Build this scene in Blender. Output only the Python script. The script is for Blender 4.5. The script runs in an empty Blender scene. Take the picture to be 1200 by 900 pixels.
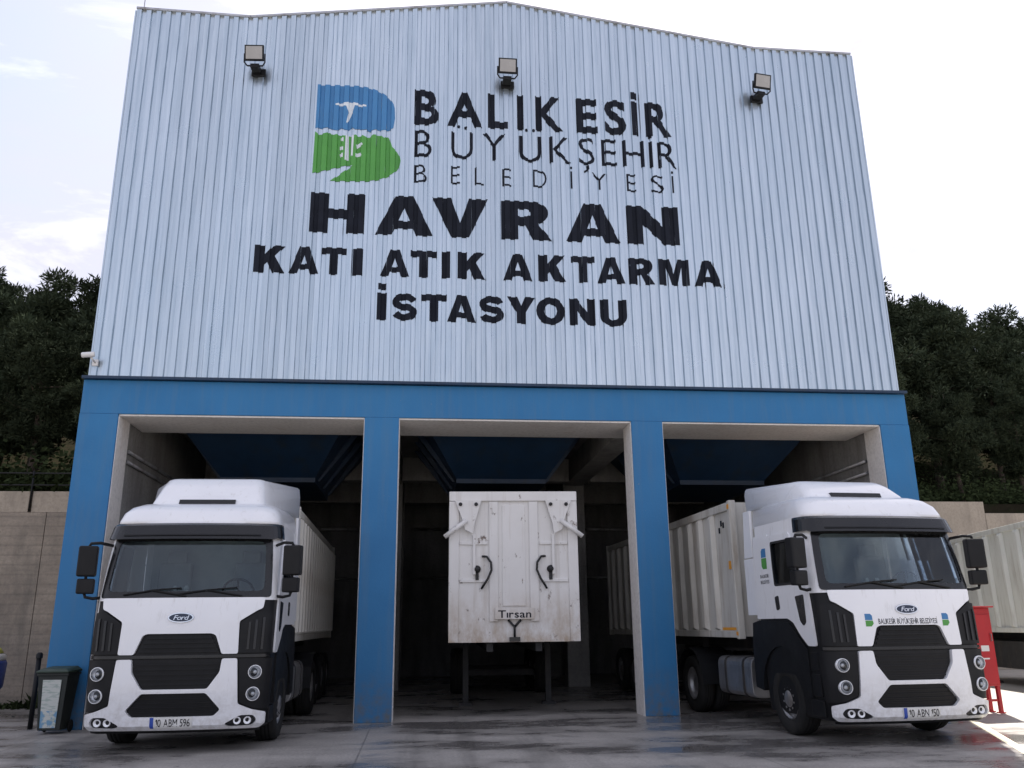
import bpy, bmesh, math, random
from mathutils import Vector, Matrix, Euler

random.seed(7)
S = bpy.context.scene
COL = S.collection
R = math.radians
PI = math.pi

# ------------------------------------------------------------------ camera
cam_d = bpy.data.cameras.new('camera')
cam = bpy.data.objects.new('camera', cam_d)
COL.objects.link(cam)
cam_d.sensor_width = 36
cam_d.lens = 30.0
cam_d.clip_start = 0.1
cam_d.clip_end = 2000
PITCH, YAW, ROLL = 0.27621, 0.11270, 0.01201
_r = Vector((math.cos(YAW), -math.sin(YAW), 0))
_f = Vector((math.sin(YAW) * math.cos(PITCH), math.cos(YAW) * math.cos(PITCH), math.sin(PITCH)))
_u = _r.cross(_f)
_x = _r * math.cos(ROLL) - _u * math.sin(ROLL)
_y = _r * math.sin(ROLL) + _u * math.cos(ROLL)
_z = -_f
cam.matrix_world = Matrix(((_x.x, _y.x, _z.x, 0), (_x.y, _y.y, _z.y, -16.089), (_x.z, _y.z, _z.z, 1.6), (0, 0, 0, 1)))
S.camera = cam

# ------------------------------------------------------------------ sky, sun, exposure
SUN_AZ, SUN_EL = R(24), R(52)          # azimuth clockwise from +Y (behind the building, to the right)
W = bpy.data.worlds.new('World')
S.world = W
W.use_nodes = True
nt = W.node_tree
nt.nodes.clear()
wo = nt.nodes.new('ShaderNodeOutputWorld')
bg = nt.nodes.new('ShaderNodeBackground')
sky = nt.nodes.new('ShaderNodeTexSky')
sky.sky_type = 'NISHITA'
sky.sun_disc = False
sky.sun_elevation = SUN_EL
sky.sun_rotation = SUN_AZ
sky.air_density = 1.2
sky.dust_density = 3.0
sky.ozone_density = 1.5
tc = nt.nodes.new('ShaderNodeTexCoord')
mp = nt.nodes.new('ShaderNodeMapping')
mp.inputs['Scale'].default_value = (1.0, 1.0, 2.6)
nz = nt.nodes.new('ShaderNodeTexNoise')
nz.inputs['Scale'].default_value = 2.6
nz.inputs['Detail'].default_value = 7
nz.inputs['Roughness'].default_value = 0.55
nz.inputs['Distortion'].default_value = 0.4
rp = nt.nodes.new('ShaderNodeValToRGB')
rp.color_ramp.elements[0].position = 0.36
rp.color_ramp.elements[0].color = (0.50, 0.50, 0.50, 1)
rp.color_ramp.elements[1].position = 0.66
rp.color_ramp.elements[1].color = (1, 1, 1, 1)
cl = nt.nodes.new('ShaderNodeMix')
cl.data_type = 'RGBA'
cl.inputs[7].default_value = (4.1, 4.05, 4.75, 1)   # cloud white, in the sky's own units
nt.links.new(tc.outputs['Generated'], mp.inputs['Vector'])
nt.links.new(mp.outputs['Vector'], nz.inputs['Vector'])
nt.links.new(nz.outputs['Fac'], rp.inputs['Fac'])
nt.links.new(rp.outputs['Color'], cl.inputs[0])
nt.links.new(sky.outputs['Color'], cl.inputs[6])
mp2 = nt.nodes.new('ShaderNodeMapping')
mp2.inputs['Scale'].default_value = (1.0, 1.0, 3.4)
mp2.inputs['Location'].default_value = (0.35, 0.2, 0.9)
nz2 = nt.nodes.new('ShaderNodeTexNoise')
nz2.inputs['Scale'].default_value = 3.1
nz2.inputs['Detail'].default_value = 8
nz2.inputs['Roughness'].default_value = 0.6
nz2.inputs['Distortion'].default_value = 0.7
rp2 = nt.nodes.new('ShaderNodeValToRGB')
rp2.color_ramp.elements[0].position = 0.54
rp2.color_ramp.elements[1].position = 0.74
cl2 = nt.nodes.new('ShaderNodeMix')
cl2.data_type = 'RGBA'
cl2.inputs[7].default_value = (6.6, 6.6, 7.0, 1)     # brighter wisps
nt.links.new(tc.outputs['Generated'], mp2.inputs['Vector'])
nt.links.new(mp2.outputs['Vector'], nz2.inputs['Vector'])
nt.links.new(nz2.outputs['Fac'], rp2.inputs['Fac'])
nt.links.new(rp2.outputs['Color'], cl2.inputs[0])
nt.links.new(cl.outputs[2], cl2.inputs[6])
nt.links.new(cl2.outputs[2], bg.inputs['Color'])
bg.inputs['Strength'].default_value = 0.075
nt.links.new(bg.outputs['Background'], wo.inputs['Surface'])

sun_d = bpy.data.lights.new('sun', 'SUN')
sun_d.energy = 3.2
sun_d.angle = R(1.5)
sun_d.color = (1.0, 0.94, 0.85)
sun = bpy.data.objects.new('sun', sun_d)
COL.objects.link(sun)
_sd = Vector((math.sin(SUN_AZ) * math.cos(SUN_EL), math.cos(SUN_AZ) * math.cos(SUN_EL), math.sin(SUN_EL)))
sun.rotation_euler = _sd.to_track_quat('Z', 'Y').to_euler()

S.view_settings.view_transform = 'Standard'
S.view_settings.look = 'None'
S.view_settings.gamma = 1
S.view_settings.use_curve_mapping = False
S.view_settings.exposure = 1.52
S.render.engine = 'CYCLES'
S.cycles.max_bounces = 6
S.cycles.transparent_max_bounces = 16
S.cycles.caustics_reflective = False
S.cycles.caustics_refractive = False


# ------------------------------------------------------------------ materials
class NT:
    def __init__(s, name):
        s.m = bpy.data.materials.new(name)
        s.m.use_nodes = True
        s.t = s.m.node_tree
        s.b = s.t.nodes['Principled BSDF']
        s.out = s.t.nodes['Material Output']
        s._c = None

    def n(s, kind, **kw):
        o = s.t.nodes.new(kind)
        for k, v in kw.items():
            if k in o.inputs:
                o.inputs[k].default_value = v
            else:
                setattr(o, k, v)
        return o

    def l(s, a, b):
        s.t.links.new(a, b)

    def coord(s, scale=(1, 1, 1), kind='Object', loc=(0, 0, 0)):
        c = s.n('ShaderNodeTexCoord')
        m = s.n('ShaderNodeMapping')
        m.inputs['Scale'].default_value = scale
        m.inputs['Location'].default_value = loc
        s.l(c.outputs[kind], m.inputs['Vector'])
        return m.outputs['Vector']

    def noise(s, vec, scale, detail=4, rough=0.55):
        n = s.n('ShaderNodeTexNoise')
        n.inputs['Scale'].default_value = scale
        n.inputs['Detail'].default_value = detail
        n.inputs['Roughness'].default_value = rough
        s.l(vec, n.inputs['Vector'])
        return n.outputs['Fac']

    def ramp(s, fac, p0, p1, c0=(0, 0, 0), c1=(1, 1, 1)):
        r = s.n('ShaderNodeValToRGB')
        e = r.color_ramp.elements
        e[0].position, e[1].position = p0, p1
        e[0].color = (*c0, 1)
        e[1].color = (*c1, 1)
        s.l(fac, r.inputs['Fac'])
        return r.outputs['Color']

    def mix(s, fac, a, b):
        m = s.n('ShaderNodeMix')
        m.data_type = 'RGBA'
        if isinstance(fac, (int, float)):
            m.inputs[0].default_value = fac
        else:
            s.l(fac, m.inputs[0])
        for k, v in ((6, a), (7, b)):
            if isinstance(v, tuple):
                m.inputs[k].default_value = (*v, 1)
            else:
                s.l(v, m.inputs[k])
        return m.outputs[2]

    def bump(s, h, strength=0.3, dist=0.01):
        b = s.n('ShaderNodeBump')
        b.inputs['Strength'].default_value = strength
        b.inputs['Distance'].default_value = dist
        s.l(h, b.inputs['Height'])
        s.l(b.outputs['Normal'], s.b.inputs['Normal'])


def simple(name, col, rough=0.5, metal=0.0, var=0.12, scale=3.0, coat=0.0, grime=None, gscale=(1.2, 1.2, 0.35), bump=0.0, kind='Object', g0=0.52, g1=0.75, spec=0.5):
    k = NT(name)
    v = k.coord(kind=kind)
    n = k.noise(v, scale, 5)
    a = tuple(c * (1 - var) for c in col)
    b = tuple(min(1, c * (1 + var)) for c in col)
    c = k.ramp(n, 0.3, 0.7, a, b)
    if grime:
        gv = k.coord(scale=gscale, kind=kind, loc=(3.1, 1.7, 5.3))
        g = k.noise(gv, 2.6, 8, 0.65)
        gm = k.ramp(g, g0, g1)
        c = k.mix(gm, c, grime)
    k.l(c, k.b.inputs['Base Color'])
    k.b.inputs['Metallic'].default_value = metal
    rr = k.noise(v, scale * 2.3, 3)
    ro = k.n('ShaderNodeMapRange')
    ro.inputs['To Min'].default_value = max(0.02, rough - 0.1)
    ro.inputs['To Max'].default_value = min(1, rough + 0.1)
    k.l(rr, ro.inputs['Value'])
    k.l(ro.outputs['Result'], k.b.inputs['Roughness'])
    k.b.inputs['Specular IOR Level'].default_value = spec
    if coat:
        k.b.inputs['Coat Weight'].default_value = coat
        k.b.inputs['Coat Roughness'].default_value = 0.06
    if bump:
        bn = k.noise(v, 45, 4)
        k.bump(bn, bump, 0.01)
    return k.m


M = {}


def truck_white():
    k = NT('white_paint')
    v = k.coord()
    c = k.ramp(k.noise(v, 1.2, 4), 0.3, 0.7, (0.80, 0.81, 0.84), (0.85, 0.86, 0.885))
    st = k.coord(scale=(5, 5, 0.8), loc=(2, 5, 1))
    c = k.mix(k.ramp(k.noise(st, 2.2, 8, 0.7), 0.56, 0.95), c, (0.45, 0.43, 0.40))
    sep = k.n('ShaderNodeSeparateXYZ')
    k.l(v, sep.inputs[0])
    mr = k.n('ShaderNodeMapRange')
    mr.inputs['From Min'].default_value = 1.0
    mr.inputs['From Max'].default_value = 0.28
    mr.inputs['To Max'].default_value = 0.75
    k.l(sep.outputs['Z'], mr.inputs['Value'])
    mu = k.n('ShaderNodeMath', operation='MULTIPLY')
    k.l(mr.outputs['Result'], mu.inputs[0])
    k.l(k.ramp(k.noise(v, 9, 8, 0.75), 0.42, 0.75), mu.inputs[1])
    c = k.mix(mu.outputs[0], c, (0.36, 0.33, 0.29))           # road spray on the bumper
    k.l(c, k.b.inputs['Base Color'])
    ro = k.n('ShaderNodeMapRange')
    ro.inputs['To Min'].default_value = 0.22
    ro.inputs['To Max'].default_value = 0.42
    k.l(k.noise(v, 4, 4), ro.inputs['Value'])
    k.l(ro.outputs['Result'], k.b.inputs['Roughness'])
    k.b.inputs['Coat Weight'].default_value = 0.5
    k.b.inputs['Coat Roughness'].default_value = 0.06
    return k.m


M['white_paint'] = truck_white()
M['reflector'] = simple('reflector', (0.85, 0.86, 0.88), 0.3, 0.35, var=0.04)
M['black_plastic'] = simple('black_plastic', (0.010, 0.0105, 0.012), 0.45, var=0.2, grime=(0.022, 0.021, 0.020), g0=0.55, g1=0.95, spec=0.22)
M['gloss_black'] = simple('gloss_black', (0.007, 0.0075, 0.009), 0.25, var=0.1)
M['rubber'] = simple('rubber', (0.018, 0.018, 0.018), 0.8, var=0.25, grime=(0.04, 0.037, 0.033), spec=0.25)
M['steel'] = simple('steel', (0.45, 0.45, 0.46), 0.42, 0.9, var=0.15, grime=(0.16, 0.13, 0.1), g0=0.5, g1=0.8)
M['chrome'] = simple('chrome', (0.75, 0.76, 0.78), 0.16, 1.0, var=0.04)
M['chassis'] = simple('chassis', (0.02, 0.02, 0.022), 0.65, var=0.3, grime=(0.06, 0.05, 0.04))
M['cab_interior'] = simple('cab_interior', (0.17, 0.175, 0.18), 0.8, var=0.15)
M['seat_fabric'] = simple('seat_fabric', (0.40, 0.40, 0.40), 0.9, var=0.15)
M['curtain'] = simple('curtain', (0.58, 0.60, 0.60), 0.9, var=0.1)
M['paper'] = simple('paper', (0.6, 0.6, 0.57), 0.8, var=0.05)
M['trailer_cream'] = simple('trailer_cream', (0.55, 0.535, 0.49), 0.5, var=0.07, scale=1.5, grime=(0.26, 0.20, 0.14), g0=0.5, g1=0.85, gscale=(2.5, 2.5, 0.3))
M['trailer_pale'] = simple('trailer_pale', (0.66, 0.69, 0.67), 0.5, var=0.06, scale=1.2, grime=(0.33, 0.31, 0.27), g0=0.5, g1=0.9, gscale=(2.2, 2.2, 0.3))
M['orange'] = simple('orange', (0.75, 0.33, 0.03), 0.4, var=0.05)
M['letter_black'] = simple('letter_black', (0.012, 0.015, 0.024), 0.85, var=0.2, spec=0.2)
M['logo_blue'] = simple('logo_blue', (0.045, 0.19, 0.42), 0.5, var=0.06)
M['logo_green'] = simple('logo_green', (0.075, 0.30, 0.055), 0.5, var=0.06)
M['logo_white'] = simple('logo_white', (0.62, 0.68, 0.74), 0.5, var=0.05)
M['plate_white'] = simple('plate_white', (0.75, 0.75, 0.73), 0.4, var=0.03)
M['plate_blue'] = simple('plate_blue', (0.03, 0.08, 0.4), 0.4, var=0.03)
M['badge_blue'] = simple('badge_blue', (0.02, 0.03, 0.06), 0.25, var=0.1)
M['red_paint'] = simple('red_paint', (0.46, 0.022, 0.028), 0.42, var=0.1, scale=2)
M['bin_green'] = simple('bin_green', (0.028, 0.05, 0.035), 0.55, var=0.15)
M['bin_body'] = simple('bin_body', (0.022, 0.028, 0.026), 0.55, var=0.15)
M['container_blue'] = simple('container_blue', (0.015, 0.06, 0.30), 0.45, var=0.08)
M['container_yellow'] = simple('container_yellow', (0.62, 0.62, 0.12), 0.5, var=0.08)
M['lamp_glass'] = simple('lamp_glass', (0.34, 0.335, 0.33), 0.25, var=0.06)
M['camera_white'] = simple('camera_white', (0.7, 0.7, 0.7), 0.4, var=0.04)
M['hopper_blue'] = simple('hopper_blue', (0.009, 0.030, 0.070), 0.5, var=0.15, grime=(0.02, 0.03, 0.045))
M['bark'] = simple('bark', (0.075, 0.055, 0.042), 0.9, var=0.35, scale=6)
M['pale_line_mat'] = simple('pale_line_mat', (0.72, 0.67, 0.50), 0.6, var=0.08, grime=(0.4, 0.37, 0.3))


def facade_blue():
    k = NT('facade_blue')
    v = k.coord()
    c = k.ramp(k.noise(v, 0.9, 6), 0.25, 0.75, (0.011, 0.140, 0.335), (0.016, 0.170, 0.395))
    st = k.coord(scale=(3.0, 3.0, 0.25))
    c = k.mix(k.ramp(k.noise(st, 2.0, 8, 0.65), 0.48, 0.85), c, (0.055, 0.165, 0.31))      # washed-out runs
    c = k.mix(k.ramp(k.noise(k.coord(loc=(7, 2, 1)), 0.55, 4), 0.5, 0.56), c, k.mix(0.82, (0.03, 0.19, 0.40), c))   # repainted patches
    c = k.mix(k.ramp(k.noise(k.coord(loc=(1, 9, 4)), 7.5, 8, 0.75), 0.68, 0.72), c, (0.17, 0.20, 0.22))      # chips and scuffs
    sep = k.n('ShaderNodeSeparateXYZ')
    k.l(v, sep.inputs[0])
    mr = k.n('ShaderNodeMapRange')
    mr.inputs['From Min'].default_value = 0.9
    mr.inputs['From Max'].default_value = 0.0
    k.l(sep.outputs['Z'], mr.inputs['Value'])
    mu = k.n('ShaderNodeMath', operation='MULTIPLY')
    k.l(mr.outputs['Result'], mu.inputs[0])
    k.l(k.ramp(k.noise(v, 6, 7, 0.7), 0.38, 0.66), mu.inputs[1])
    c = k.mix(mu.outputs[0], c, (0.12, 0.13, 0.13))          # mud splashes at the foot
    k.l(c, k.b.inputs['Base Color'])
    k.b.inputs['Roughness'].default_value = 0.55
    h = k.mix(0.5, k.noise(v, 30, 5), k.noise(v, 3, 4))
    k.bump(h, 0.35, 0.012)
    return k.m


M['facade_blue'] = facade_blue()


def concrete(name, a, b, dirt, gsc=(1.5, 1.5, 0.3), g0=0.45, g1=0.75, bump=0.35, boards=0.0):
    k = NT(name)
    v = k.coord()
    c = k.ramp(k.noise(v, 1.1, 8, 0.6), 0.3, 0.7, a, b)
    c = k.mix(k.ramp(k.noise(v, 14, 6, 0.7), 0.45, 0.8), c, tuple(x * 0.75 for x in a))
    gv = k.coord(scale=gsc, loc=(1.3, 4.1, 0.6))
    c = k.mix(k.ramp(k.noise(gv, 1.6, 9, 0.65), g0, g1), c, dirt)
    k.l(c, k.b.inputs['Base Color'])
    k.b.inputs['Roughness'].default_value = 0.85
    h = k.noise(v, 22, 7, 0.65)
    if boards:
        sep = k.n('ShaderNodeSeparateXYZ')
        k.l(v, sep.inputs[0])
        m1 = k.n('ShaderNodeMath', operation='PINGPONG')
        k.l(sep.outputs['Z'], m1.inputs[0])
        m1.inputs[1].default_value = boards
        m2 = k.n('ShaderNodeMath', operation='LESS_THAN')
        k.l(m1.outputs[0], m2.inputs[0])
        m2.inputs[1].default_value = 0.02
        m3 = k.n('ShaderNodeMath', operation='MULTIPLY_ADD')
        k.l(m2.outputs[0], m3.inputs[0])
        m3.inputs[1].default_value = -0.5
        k.l(h, m3.inputs[2])
        h = m3.outputs[0]
        c = k.mix(m2.outputs[0], c, k.mix(0.16, c, (0.06, 0.055, 0.05)))
        c = k.mix(k.ramp(k.noise(k.coord(scale=(0.8, 0.8, 4.5)), 1.3, 6, 0.7), 0.4, 0.7), c, k.mix(0.4, c, (0.12, 0.11, 0.10)))
        k.l(c, k.b.inputs['Base Color'])
    k.bump(h, bump, 0.02)
    return k.m


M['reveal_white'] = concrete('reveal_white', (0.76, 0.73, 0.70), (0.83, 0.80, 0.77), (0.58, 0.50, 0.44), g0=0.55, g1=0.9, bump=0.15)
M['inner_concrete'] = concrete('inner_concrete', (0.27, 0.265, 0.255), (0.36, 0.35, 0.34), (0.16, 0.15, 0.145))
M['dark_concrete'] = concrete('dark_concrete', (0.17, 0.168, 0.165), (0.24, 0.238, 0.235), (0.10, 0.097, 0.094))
M['retaining'] = concrete('retaining', (0.29, 0.245, 0.20), (0.39, 0.335, 0.275), (0.135, 0.122, 0.105), gsc=(0.9, 0.9, 0.25), boards=0.11)
M['parapet'] = concrete('parapet', (0.36, 0.31, 0.25), (0.46, 0.395, 0.325), (0.22, 0.19, 0.16), g0=0.5, g1=0.85)


def cladding_mat():
    k = NT('galvanised_cladding')
    v = k.coord()
    oi = k.n('ShaderNodeObjectInfo')
    st = k.coord(scale=(6, 6, 0.18))
    c = k.ramp(k.noise(st, 2.2, 7, 0.6), 0.3, 0.72, (0.46, 0.545, 0.615), (0.63, 0.705, 0.77))
    rnd = k.ramp(oi.outputs['Random'], 0.0, 1.0, (0.92, 0.92, 0.92), (1, 1, 1))
    mm = k.n('ShaderNodeMix')
    mm.data_type = 'RGBA'
    mm.blend_type = 'MULTIPLY'
    mm.inputs[0].default_value = 1
    k.l(c, mm.inputs[6])
    k.l(rnd, mm.inputs[7])
    k.l(mm.outputs[2], k.b.inputs['Base Color'])
    k.b.inputs['Metallic'].default_value = 0.88
    ro = k.n('ShaderNodeMapRange')
    ro.inputs['To Min'].default_value = 0.22
    ro.inputs['To Max'].default_value = 0.38
    k.l(k.noise(v, 1.7, 4), ro.inputs['Value'])
    k.l(ro.outputs['Result'], k.b.inputs['Roughness'])
    wv = k.coord(scale=(2.5, 2.5, 1.6))
    k.bump(k.noise(wv, 1.4, 3), 0.35, 0.03)
    return k.m


M['cladding'] = cladding_mat()


def ground_mat():
    k = NT('wet_concrete_yard')
    v = k.coord()
    lv = k.coord(scale=(0.45, 1.0, 1))
    n1 = k.noise(lv, 0.62, 7, 0.6)
    n2 = k.noise(lv, 2.1, 8, 0.7)
    n3 = k.noise(v, 26, 9, 0.75)
    sep = k.n('ShaderNodeSeparateXYZ')
    k.l(v, sep.inputs[0])

    def rng(out, a, b):
        r = k.n('ShaderNodeMapRange')
        r.inputs['From Min'].default_value = a
        r.inputs['From Max'].default_value = b
        k.l(sep.outputs[out], r.inputs['Value'])
        return r.outputs['Result']

    def mth(op, a, b):
        m_ = k.n('ShaderNodeMath', operation=op)
        for i_, q in enumerate((a, b)):
            if isinstance(q, (int, float)):
                m_.inputs[i_].default_value = q
            else:
                k.l(q, m_.inputs[i_])
        return m_.outputs[0]
    dm = mth('MAXIMUM', rng('X', 8.6, 11.0), rng('Y', -7.0, -11.0))       # yard has dried; stretch out before the hall also lightened to bounce light
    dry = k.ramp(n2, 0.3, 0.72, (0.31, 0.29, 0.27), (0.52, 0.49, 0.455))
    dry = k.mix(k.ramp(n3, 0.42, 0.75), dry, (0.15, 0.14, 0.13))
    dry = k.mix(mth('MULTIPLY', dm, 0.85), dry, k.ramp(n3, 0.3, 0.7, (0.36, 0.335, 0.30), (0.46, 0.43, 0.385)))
    wetc = k.ramp(n3, 0.3, 0.75, (0.14, 0.132, 0.125), (0.215, 0.203, 0.193))
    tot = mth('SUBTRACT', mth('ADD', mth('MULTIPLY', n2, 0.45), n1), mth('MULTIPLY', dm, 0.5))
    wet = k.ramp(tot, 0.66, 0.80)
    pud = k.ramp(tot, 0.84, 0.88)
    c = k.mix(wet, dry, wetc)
    # tyre tracks running out of the bays
    tv = k.coord(scale=(1.0, 0.05, 1))
    tr = k.ramp(k.noise(tv, 1.9, 5, 0.6), 0.54, 0.66)
    c = k.mix(mth('MULTIPLY', tr, 0.4), c, (0.09, 0.085, 0.08))
    # oil spots
    oil = k.ramp(k.noise(k.coord(loc=(5, 3, 0)), 2.6, 3), 0.70, 0.74)
    c = k.mix(mth('MULTIPLY', oil, 0.7), c, (0.03, 0.029, 0.028))
    # slab joints and cracks
    jx = mth('LESS_THAN', mth('PINGPONG', mth('ADD', sep.outputs['X'], 0.7), 2.5), 0.012)
    jy = mth('LESS_THAN', mth('PINGPONG', mth('ADD', sep.outputs['Y'], 1.1), 2.5), 0.014)
    vo = k.n('ShaderNodeTexVoronoi')
    vo.feature = 'DISTANCE_TO_EDGE'
    vo.inputs['Scale'].default_value = 0.33
    wob = k.n('ShaderNodeVectorMath', operation='ADD')
    nzc = k.n('ShaderNodeTexNoise')
    nzc.inputs['Scale'].default_value = 1.6
    nzc.inputs['Detail'].default_value = 6
    k.l(v, nzc.inputs['Vector'])
    k.l(v, wob.inputs[0])
    k.l(nzc.outputs['Color'], wob.inputs[1])
    k.l(wob.outputs[0], vo.inputs['Vector'])
    ck = mth('MULTIPLY', mth('LESS_THAN', vo.outputs['Distance'], 0.0028), mth('GREATER_THAN', n1, 0.5))
    ln = mth('MAXIMUM', mth('MAXIMUM', jx, jy), ck)
    c = k.mix(mth('MULTIPLY', ln, 0.45), c, (0.05, 0.047, 0.044))
    k.l(c, k.b.inputs['Base Color'])
    ro = k.mix(wet, (0.55, 0.55, 0.55), k.ramp(n3, 0.3, 0.7, (0.10, 0.10, 0.10), (0.26, 0.26, 0.26)))
    ro = k.mix(pud, ro, (0.03, 0.03, 0.03))
    k.l(ro, k.b.inputs['Roughness'])
    h = mth('SUBTRACT', mth('MULTIPLY', n3, mth('SUBTRACT', 1.0, mth('MULTIPLY', wet, 0.55))), mth('MULTIPLY', ln, 0.6))
    h = k.mix(pud, h, (0.4, 0.4, 0.4))
    k.bump(h, 0.35, 0.012)
    return k.m


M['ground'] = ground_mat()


def earth_mat():
    k = NT('forest_floor')
    v = k.coord()
    c = k.ramp(k.noise(v, 0.8, 8, 0.65), 0.3, 0.7, (0.014, 0.013, 0.009), (0.032, 0.027, 0.018))
    c = k.mix(k.ramp(k.noise(v, 3, 6), 0.5, 0.7), c, (0.018, 0.024, 0.011))
    k.l(c, k.b.inputs['Base Color'])
    k.b.inputs['Roughness'].default_value = 1.0
    k.b.inputs['Specular IOR Level'].default_value = 0.0
    k.bump(k.noise(v, 6, 6), 0.6, 0.1)
    return k.m


M['earth'] = earth_mat()


def foliage(name, a, b):
    k = NT(name)
    v = k.coord()
    oi = k.n('ShaderNodeObjectInfo')
    c = k.ramp(k.noise(v, 1.3, 5, 0.7), 0.3, 0.7, a, b)
    hs = k.n('ShaderNodeHueSaturation')
    mr = k.n('ShaderNodeMapRange')
    mr.inputs['To Min'].default_value = 0.75
    mr.inputs['To Max'].default_value = 1.2
    k.l(oi.outputs['Random'], mr.inputs['Value'])
    k.l(mr.outputs['Result'], hs.inputs['Value'])
    k.l(c, hs.inputs['Color'])
    k.l(hs.outputs['Color'], k.b.inputs['Base Color'])
    k.b.inputs['Roughness'].default_value = 1.0
    k.b.inputs['Specular IOR Level'].default_value = 0.02
    return k.m


M['needles'] = foliage('pine_needles', (0.030, 0.041, 0.025), (0.062, 0.078, 0.048))
M['broadleaf'] = foliage('shrub_leaves', (0.022, 0.032, 0.014), (0.045, 0.058, 0.026))
M['weed'] = foliage('weed_leaves', (0.03, 0.045, 0.02), (0.06, 0.075, 0.035))


def glass_mat(name, tint, base_refl=0.06):
    k = NT(name)
    k.t.nodes.remove(k.b)
    tr = k.n('ShaderNodeBsdfTransparent')
    tr.inputs['Color'].default_value = (*tint, 1)
    gl = k.n('ShaderNodeBsdfGlossy')
    gl.inputs['Roughness'].default_value = 0.03
    gl.inputs['Color'].default_value = (0.85, 0.9, 0.95, 1)
    fr = k.n('ShaderNodeFresnel')
    fr.inputs['IOR'].default_value = 1.5
    mx = k.n('ShaderNodeMixShader')
    k.l(fr.outputs[0], mx.inputs[0])
    k.l(tr.outputs[0], mx.inputs[1])
    k.l(gl.outputs[0], mx.inputs[2])
    k.l(mx.outputs[0], k.out.inputs['Surface'])
    return k.m


M['windscreen'] = glass_mat('windscreen_glass', (0.72, 0.78, 0.80))
M['dark_glass'] = glass_mat('door_glass', (0.30, 0.34, 0.36))
M['lens'] = glass_mat('headlamp_lens', (0.85, 0.87, 0.9))


# ------------------------------------------------------------------ object helpers
def link(name, me, mat=None, parent=None):
    o = bpy.data.objects.new(name, me)
    COL.objects.link(o)
    if mat is not None and not me.materials:
        for m in (mat if isinstance(mat, (list, tuple)) else [mat]):
            me.materials.append(M[m] if isinstance(m, str) else m)
    if parent is not None:
        o.parent = parent
    return o


def empty(name, loc=(0, 0, 0), rz=0.0, parent=None):
    o = bpy.data.objects.new(name, None)
    COL.objects.link(o)
    o.location = loc
    o.rotation_euler = (0, 0, rz)
    o.empty_display_size = 0.3
    if parent is not None:
        o.parent = parent
    return o


def tag(o, label=None, cat=None, group=None, kind=None):
    if label:
        o['label'] = label
    if cat:
        o['category'] = cat
    if group:
        o['group'] = group
    if kind:
        o['kind'] = kind
    return o


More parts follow.
